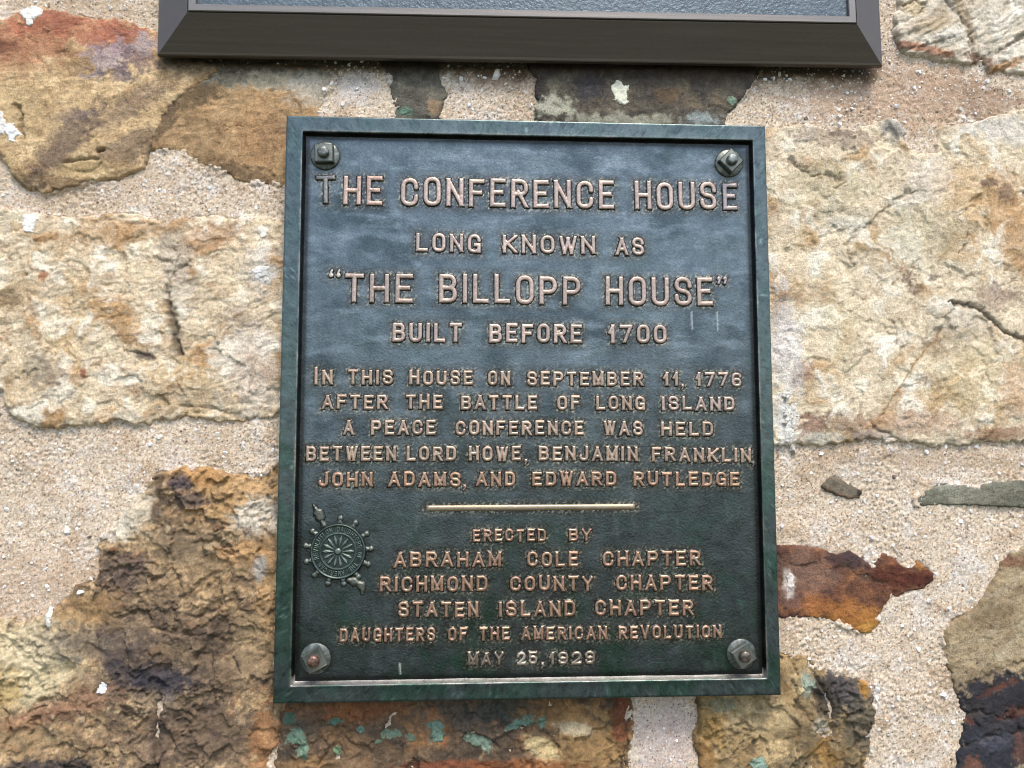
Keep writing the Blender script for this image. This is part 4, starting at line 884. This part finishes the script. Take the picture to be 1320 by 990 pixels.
# bolts ---------------------------------------------------------------------
def revolve(prof, n_=40):
    V = []; k = len(prof)
    for i in range(n_):
        a = 2 * math.pi * i / n_
        for r, y in prof: V.append((r * math.cos(a), -y, r * math.sin(a)))
    Fq = []
    for i in range(n_):
        for j in range(k - 1):
            i2 = (i + 1) % n_; Fq.append((i * k + j, i2 * k + j, i2 * k + j + 1, i * k + j + 1))
    return np.array(V), np.array(Fq)
def lump(V, amp, seed):
    n1 = fbm((V[:, 0] + seed) * 1000, V[:, 2] * 1000 + V[:, 1] * 700, 4, 701, 3); return V + np.stack([n1, -n1, n1], 1) * amp
def colf(V, hi=(126, 128, 118), seed=0, lo=(76, 82, 76)):
    n1 = fbm((V[:, 0] + seed) * 1000, V[:, 2] * 1000, 5, 711, 3); return mix(np.zeros((len(V), 3)) + C3(*lo), C3(*hi), sst(-.6, .7, n1))
for i, (wx, wy_, rot, stud, wr) in enumerate(((419, 200.5, 2, (140, 142, 134), 18.8), (940, 210, 45, (146, 150, 142), 18.8), (406.5, 849, 28, (150, 116, 98), 18.8), (956, 843, 32, (128, 116, 102), 18.8))):
    cx, cz = pl(wx, wy_, FD - .002); Rw = wr * PU; o3 = np.array([cx, FD, cz])
    V, Fq = revolve([(Rw * .99, -.0006), (Rw, .0014), (Rw * .93, .0024), (Rw * .5, .0032), (Rw * .3, .0034)])
    V = lump(V, .00018, i * 3)
    bo = mesh_np('bolt', V + o3, Fq, M_bolt, PLAQ, colf(V, seed=i), True, o3); bo['label'] = ['upper left bolt with its nut square to the frame', 'upper right bolt with its nut turned on its corner', 'lower left bolt with a reddish stud end', 'lower right bolt with a green tinged stud end'][i]
    # square nut with chamfered corners
    s = 12.0 * PU; ch = .0013; V = []
    for (q, y) in ((s, .0012), (s, .0108), (s - ch, .0122)):
        for a in (45, 135, 225, 315):
            t = R(a + rot); V.append((q * 1.414 * math.cos(t), -y, q * 1.414 * math.sin(t)))
    Fq = [(k * 4 + j, k * 4 + (j + 1) % 4, (k + 1) * 4 + (j + 1) % 4, (k + 1) * 4 + j) for k in (0, 1) for j in range(4)] + [(8, 9, 10, 11)]
    V = np.array(V); V = lump(V, .0003, i * 7 + 1)
    mesh_np('nut', V + o3, Fq, M_bolt, bo, colf(V, (134, 134, 122), i + 4), False, o3)
    r_ = 7.4 * PU
    V, Fq = revolve([(r_, .010), (r_ * 1.0, .0165), (r_ * .86, .0186), (r_ * .5, .0195), (0.00001, .0197)], 28)
    V = lump(V, .00018, i * 5 + 2)
    mesh_np('stud', V + o3, Fq, M_bolt, bo, colf(V, stud, i + 9, tuple(int(v * .62) for v in stud)), True, o3)
    DARK = np.minimum(DARK, (np.hypot(FX - cx, FZ - cz) / PU - wr))

# field sheet
fc = np.zeros(FX.shape + (3,)) + C3(96, 105, 108)
fc = mix(fc, C3(62, 72, 76), .75 * sst(-.2, .6, mist))
fc = mix(fc, C3(132, 142, 146), .5 * sst(-.1, .7, mist2))
low = sst(-60, -330, QZ)                                # verdigris gathers low on the field, which also paints in its dark reflection
fc = mix(fc, C3(70, 76, 74), .82 * sst(90, -230, QZ + 60 * mist + .25 * QX * -1))  # lower field colour darkened to stand in for the dark ground reflection
fc = mix(fc, C3(46, 76, 60), (.15 + .6 * low) * sst(-.1, .6, fbm(QX, QZ, 60, 441, 5, .6)))
fc = mix(fc, C3(80, 116, 98), (.10 + .4 * low) * sst(.25, .8, fbm(QX, QZ, 26, 451, 5, .7)))
fc = mix(fc, C3(150, 158, 160), .10 * sst(.35, .9, stre))
fc = mix(fc, C3(150, 156, 144), .35 * sst(.55, .95, fleck) * sst(-.2, .6, mist2))
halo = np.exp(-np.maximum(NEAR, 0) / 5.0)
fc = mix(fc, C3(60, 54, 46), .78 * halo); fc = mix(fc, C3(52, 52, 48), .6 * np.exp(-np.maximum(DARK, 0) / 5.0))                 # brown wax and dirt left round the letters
fc = mix(fc, C3(206, 198, 172), .62 * np.exp(-np.maximum(NEAR - 1, 0) / 2.6) * sst(.05, .6, fleck + .3 * mist2))
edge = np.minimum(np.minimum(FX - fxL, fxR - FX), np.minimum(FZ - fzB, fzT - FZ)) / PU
fc = mix(fc, C3(30, 28, 24), .75 * np.exp(-np.maximum(edge - 3.5, 0) / 2.2))  # grime and shade of the frame recess, painted along the field edge
# two scratches and spots of lime
for (px, py, qx, qy) in ((515, 856, 516, 869), (892, 402, 893, 424), (925, 402, 926, 425)):
    a_ = pl(px, py); b_ = pl(qx, qy); d = seg_dist(FX / PU, FZ / PU, [(a_[0] / PU, a_[1] / PU), (b_[0] / PU, b_[1] / PU)])
    fc = mix(fc, C3(226, 226, 216), (.9 if px == 515 else .35) * sst(1.6, .5, d))
FYh = .30 * mist + .05 * mist2 + .05 * fleck + .04 * fbm(QX, QZ, 12, 461, 3) + .2 * np.exp(-np.maximum(NEAR, 0) / 2.5) * fleck
full = np.ones((FX.shape[0] - 1, FX.shape[1] - 1), bool)
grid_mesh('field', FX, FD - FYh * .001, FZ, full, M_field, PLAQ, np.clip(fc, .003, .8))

# frame: swept profile with mitred corners, finely divided along each side
def frame_sweep(name, x0_, x1_, z0_, z1_, prof, div, mat, parent, colfn, amp, wl=None):
    """prof: list of (inset from outer edge, y). wl = per-side inset scale (L, R, B, T)"""
    wl = wl or (1, 1, 1, 1); V = []; k = len(prof); per = []
    def corner(ins):
        return [(x0_ + ins * wl[0], z0_ + ins * wl[2]), (x1_ - ins * wl[1], z0_ + ins * wl[2]), (x1_ - ins * wl[1], z1_ - ins * wl[3]), (x0_ + ins * wl[0], z1_ - ins * wl[3])]
    cs = [corner(p[0]) for p in prof]; out = []
    for s in range(4):
        for q in range(div):
            t = q / div
            for j, p in enumerate(prof):
                a = cs[j][s]; b_ = cs[j][(s + 1) % 4]; out.append((a[0] + (b_[0] - a[0]) * t, p[1], a[1] + (b_[1] - a[1]) * t))
    V = np.array(out); n_ = 4 * div
    Fq = np.array([(i * k + j, ((i + 1) % n_) * k + j, ((i + 1) % n_) * k + j + 1, i * k + j + 1) for i in range(n_) for j in range(k - 1)])
    nn = fbm(V[:, 0] / PU + V[:, 1] * 900, (V[:, 2] - ZC) / PU, 22, 801, 4, .6)
    V[:, 1] += nn * amp; V[:, 0] += nn * amp * .5
    return mesh_np(name, V, Fq, mat, parent, None if colfn is None else colfn(V, np.tile([p[0] for p in prof], n_)), True, (0, V[:, 1].mean(), (z0_ + z1_) / 2))
fw_ = .0205
prof = [(.0, .031), (.0, .0016), (.0005, .0005), (.0013, 0), (.0030, 0), (.0075, .0001), (.0120, .0001), (.0165, 0), (.0184, -.0002), (.0196, -.0003), (.0202, .0002), (.0206, .0012), (.0216, .0045), (.0230, .0078), (.0240, .0086), (.0246, .0095)]
def frame_col(V, ins):
    x = V[:, 0] / PU; z = (V[:, 2] - ZC) / PU; n1 = fbm(x, z, 40, 811, 5, .6); n2 = fbm(x, z, 8, 821, 4, .7); n3 = fbm(x, z, 5, 831, 2)
    c = np.zeros((len(V), 3)) + C3(88, 97, 96)
    lowf = sst(150, -250, z)
    c = mix(c, C3(70, 80, 82), .7 * sst(-.1, .7, n1))
    c = mix(c, C3(60, 92, 78), (.20 + .55 * lowf) * sst(-.4, .5, fbm(x, z, 55, 841, 4)))
    c = mix(c, C3(110, 144, 128), (.3 + .4 * lowf) * sst(.25, .9, n2))
    c = mix(c, C3(44, 56, 50), .6 * sst(.25, .8, -n2)); c = mix(c, C3(150, 170, 158), .5 * sst(.45, .8, n3) * sst(.0, .5, n1)); c = mix(c, C3(36, 44, 40), .5 * sst(.45, .8, -n3))
    ridge = np.exp(-((ins - .0198) / .0012) ** 2); c = mix(c, C3(190, 180, 168), ridge * np.clip(.15 + .6 * n1, 0, 1))  # highlight along the inner ridge, painted in patches
    inner = sst(.0201, .0208, ins); c = mix(c, C3(40, 36, 32), .85 * inner)  # inner wall painted dark with grime and the shade of the recess
    sill = inner * (V[:, 2] < ZC - PH / 2 + .03) ; c = mix(c, C3(208, 200, 190), .85 * sill)  # bottom wall faces up, its lit brightness is painted in
    return np.clip(c, .004, .8)
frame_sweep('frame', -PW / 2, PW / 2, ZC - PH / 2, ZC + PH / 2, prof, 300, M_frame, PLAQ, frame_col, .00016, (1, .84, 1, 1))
box_mesh('back_plate', (-PW / 2 + .003, .0125, ZC - PH / 2 + .003), (PW / 2 - .003, .034, ZC + PH / 2 - .003), M_upper, PLAQ)

# ------------------------------------------------------------------ upper plaque, only its foot is in the picture
yo, yr = .014, -.009
lx, lz = at(202.5, 70.5, yo); rx_, rz_ = at(1138, 85.0, yo)
UPP = empty('bronze_plaque', (float(lx + rx_) / 2, yo, float(lz + rz_) / 2))
tag(UPP, 'dark brown bronze plaque with a wide sloping frame at the top edge', 'plaque')
hw = float(rx_ - lx) / 2; um = float(rx_ + lx) / 2; ub = 0.0; ut = .62
tiltu = math.atan2(float(rz_ - lz), float(rx_ - lx))
prof = [(.014, .0225), (.0006, .0222), (.0, .0212), (.0, yo + .0012), (.0010, yo), (.0035, yo - .0010), (.020, yo - .010), (.0425, yr + .0006), (.0432, yr + .0003), (.0436, yr + .0020), (.0442, yr + .0020), (.0446, yr - .0006), (.0456, yr - .0012), (.0530, yr - .0012), (.0538, yr - .0004), (.0548, yr + .0040)]
def up_sweep(name, pr, mat, amp):
    o = frame_sweep(name, -hw, hw, 0, ut, pr, 60, mat, None, None, amp)
    return o
for nm, pr, mt in (('bevelled_frame', prof[:11], M_upper), ('inner_lip', prof[10:], M_upper_lip)):
    o = up_sweep(nm, pr, mt, .00003); o.parent = UPP; o.location = (0, o.location[1] - yo, o.location[2])
    md = o.data
    # flat shading keeps the mitres crisp
    md.polygons.foreach_set('use_smooth', np.zeros(len(md.polygons), bool))
o = box_mesh('field', (-hw + .050, yr + .0034 - yo, .050), (hw - .050, yr + .012 - yo, ut - .050), M_upper_field, UPP)
o.location = (0, 0, 0)
o = box_mesh('back_plate', (-hw + .022, .0215 - yo, .022), (hw - .022, .036 - yo, ut - .022), M_upper, UPP); o.location = (0, 0, 0)
UPP.rotation_euler = (0, -tiltu, 0)
print('letters', letter_n[0], 'tris', sum(len(o.data.polygons) * 2 for o in S.objects if o.type == 'MESH'))
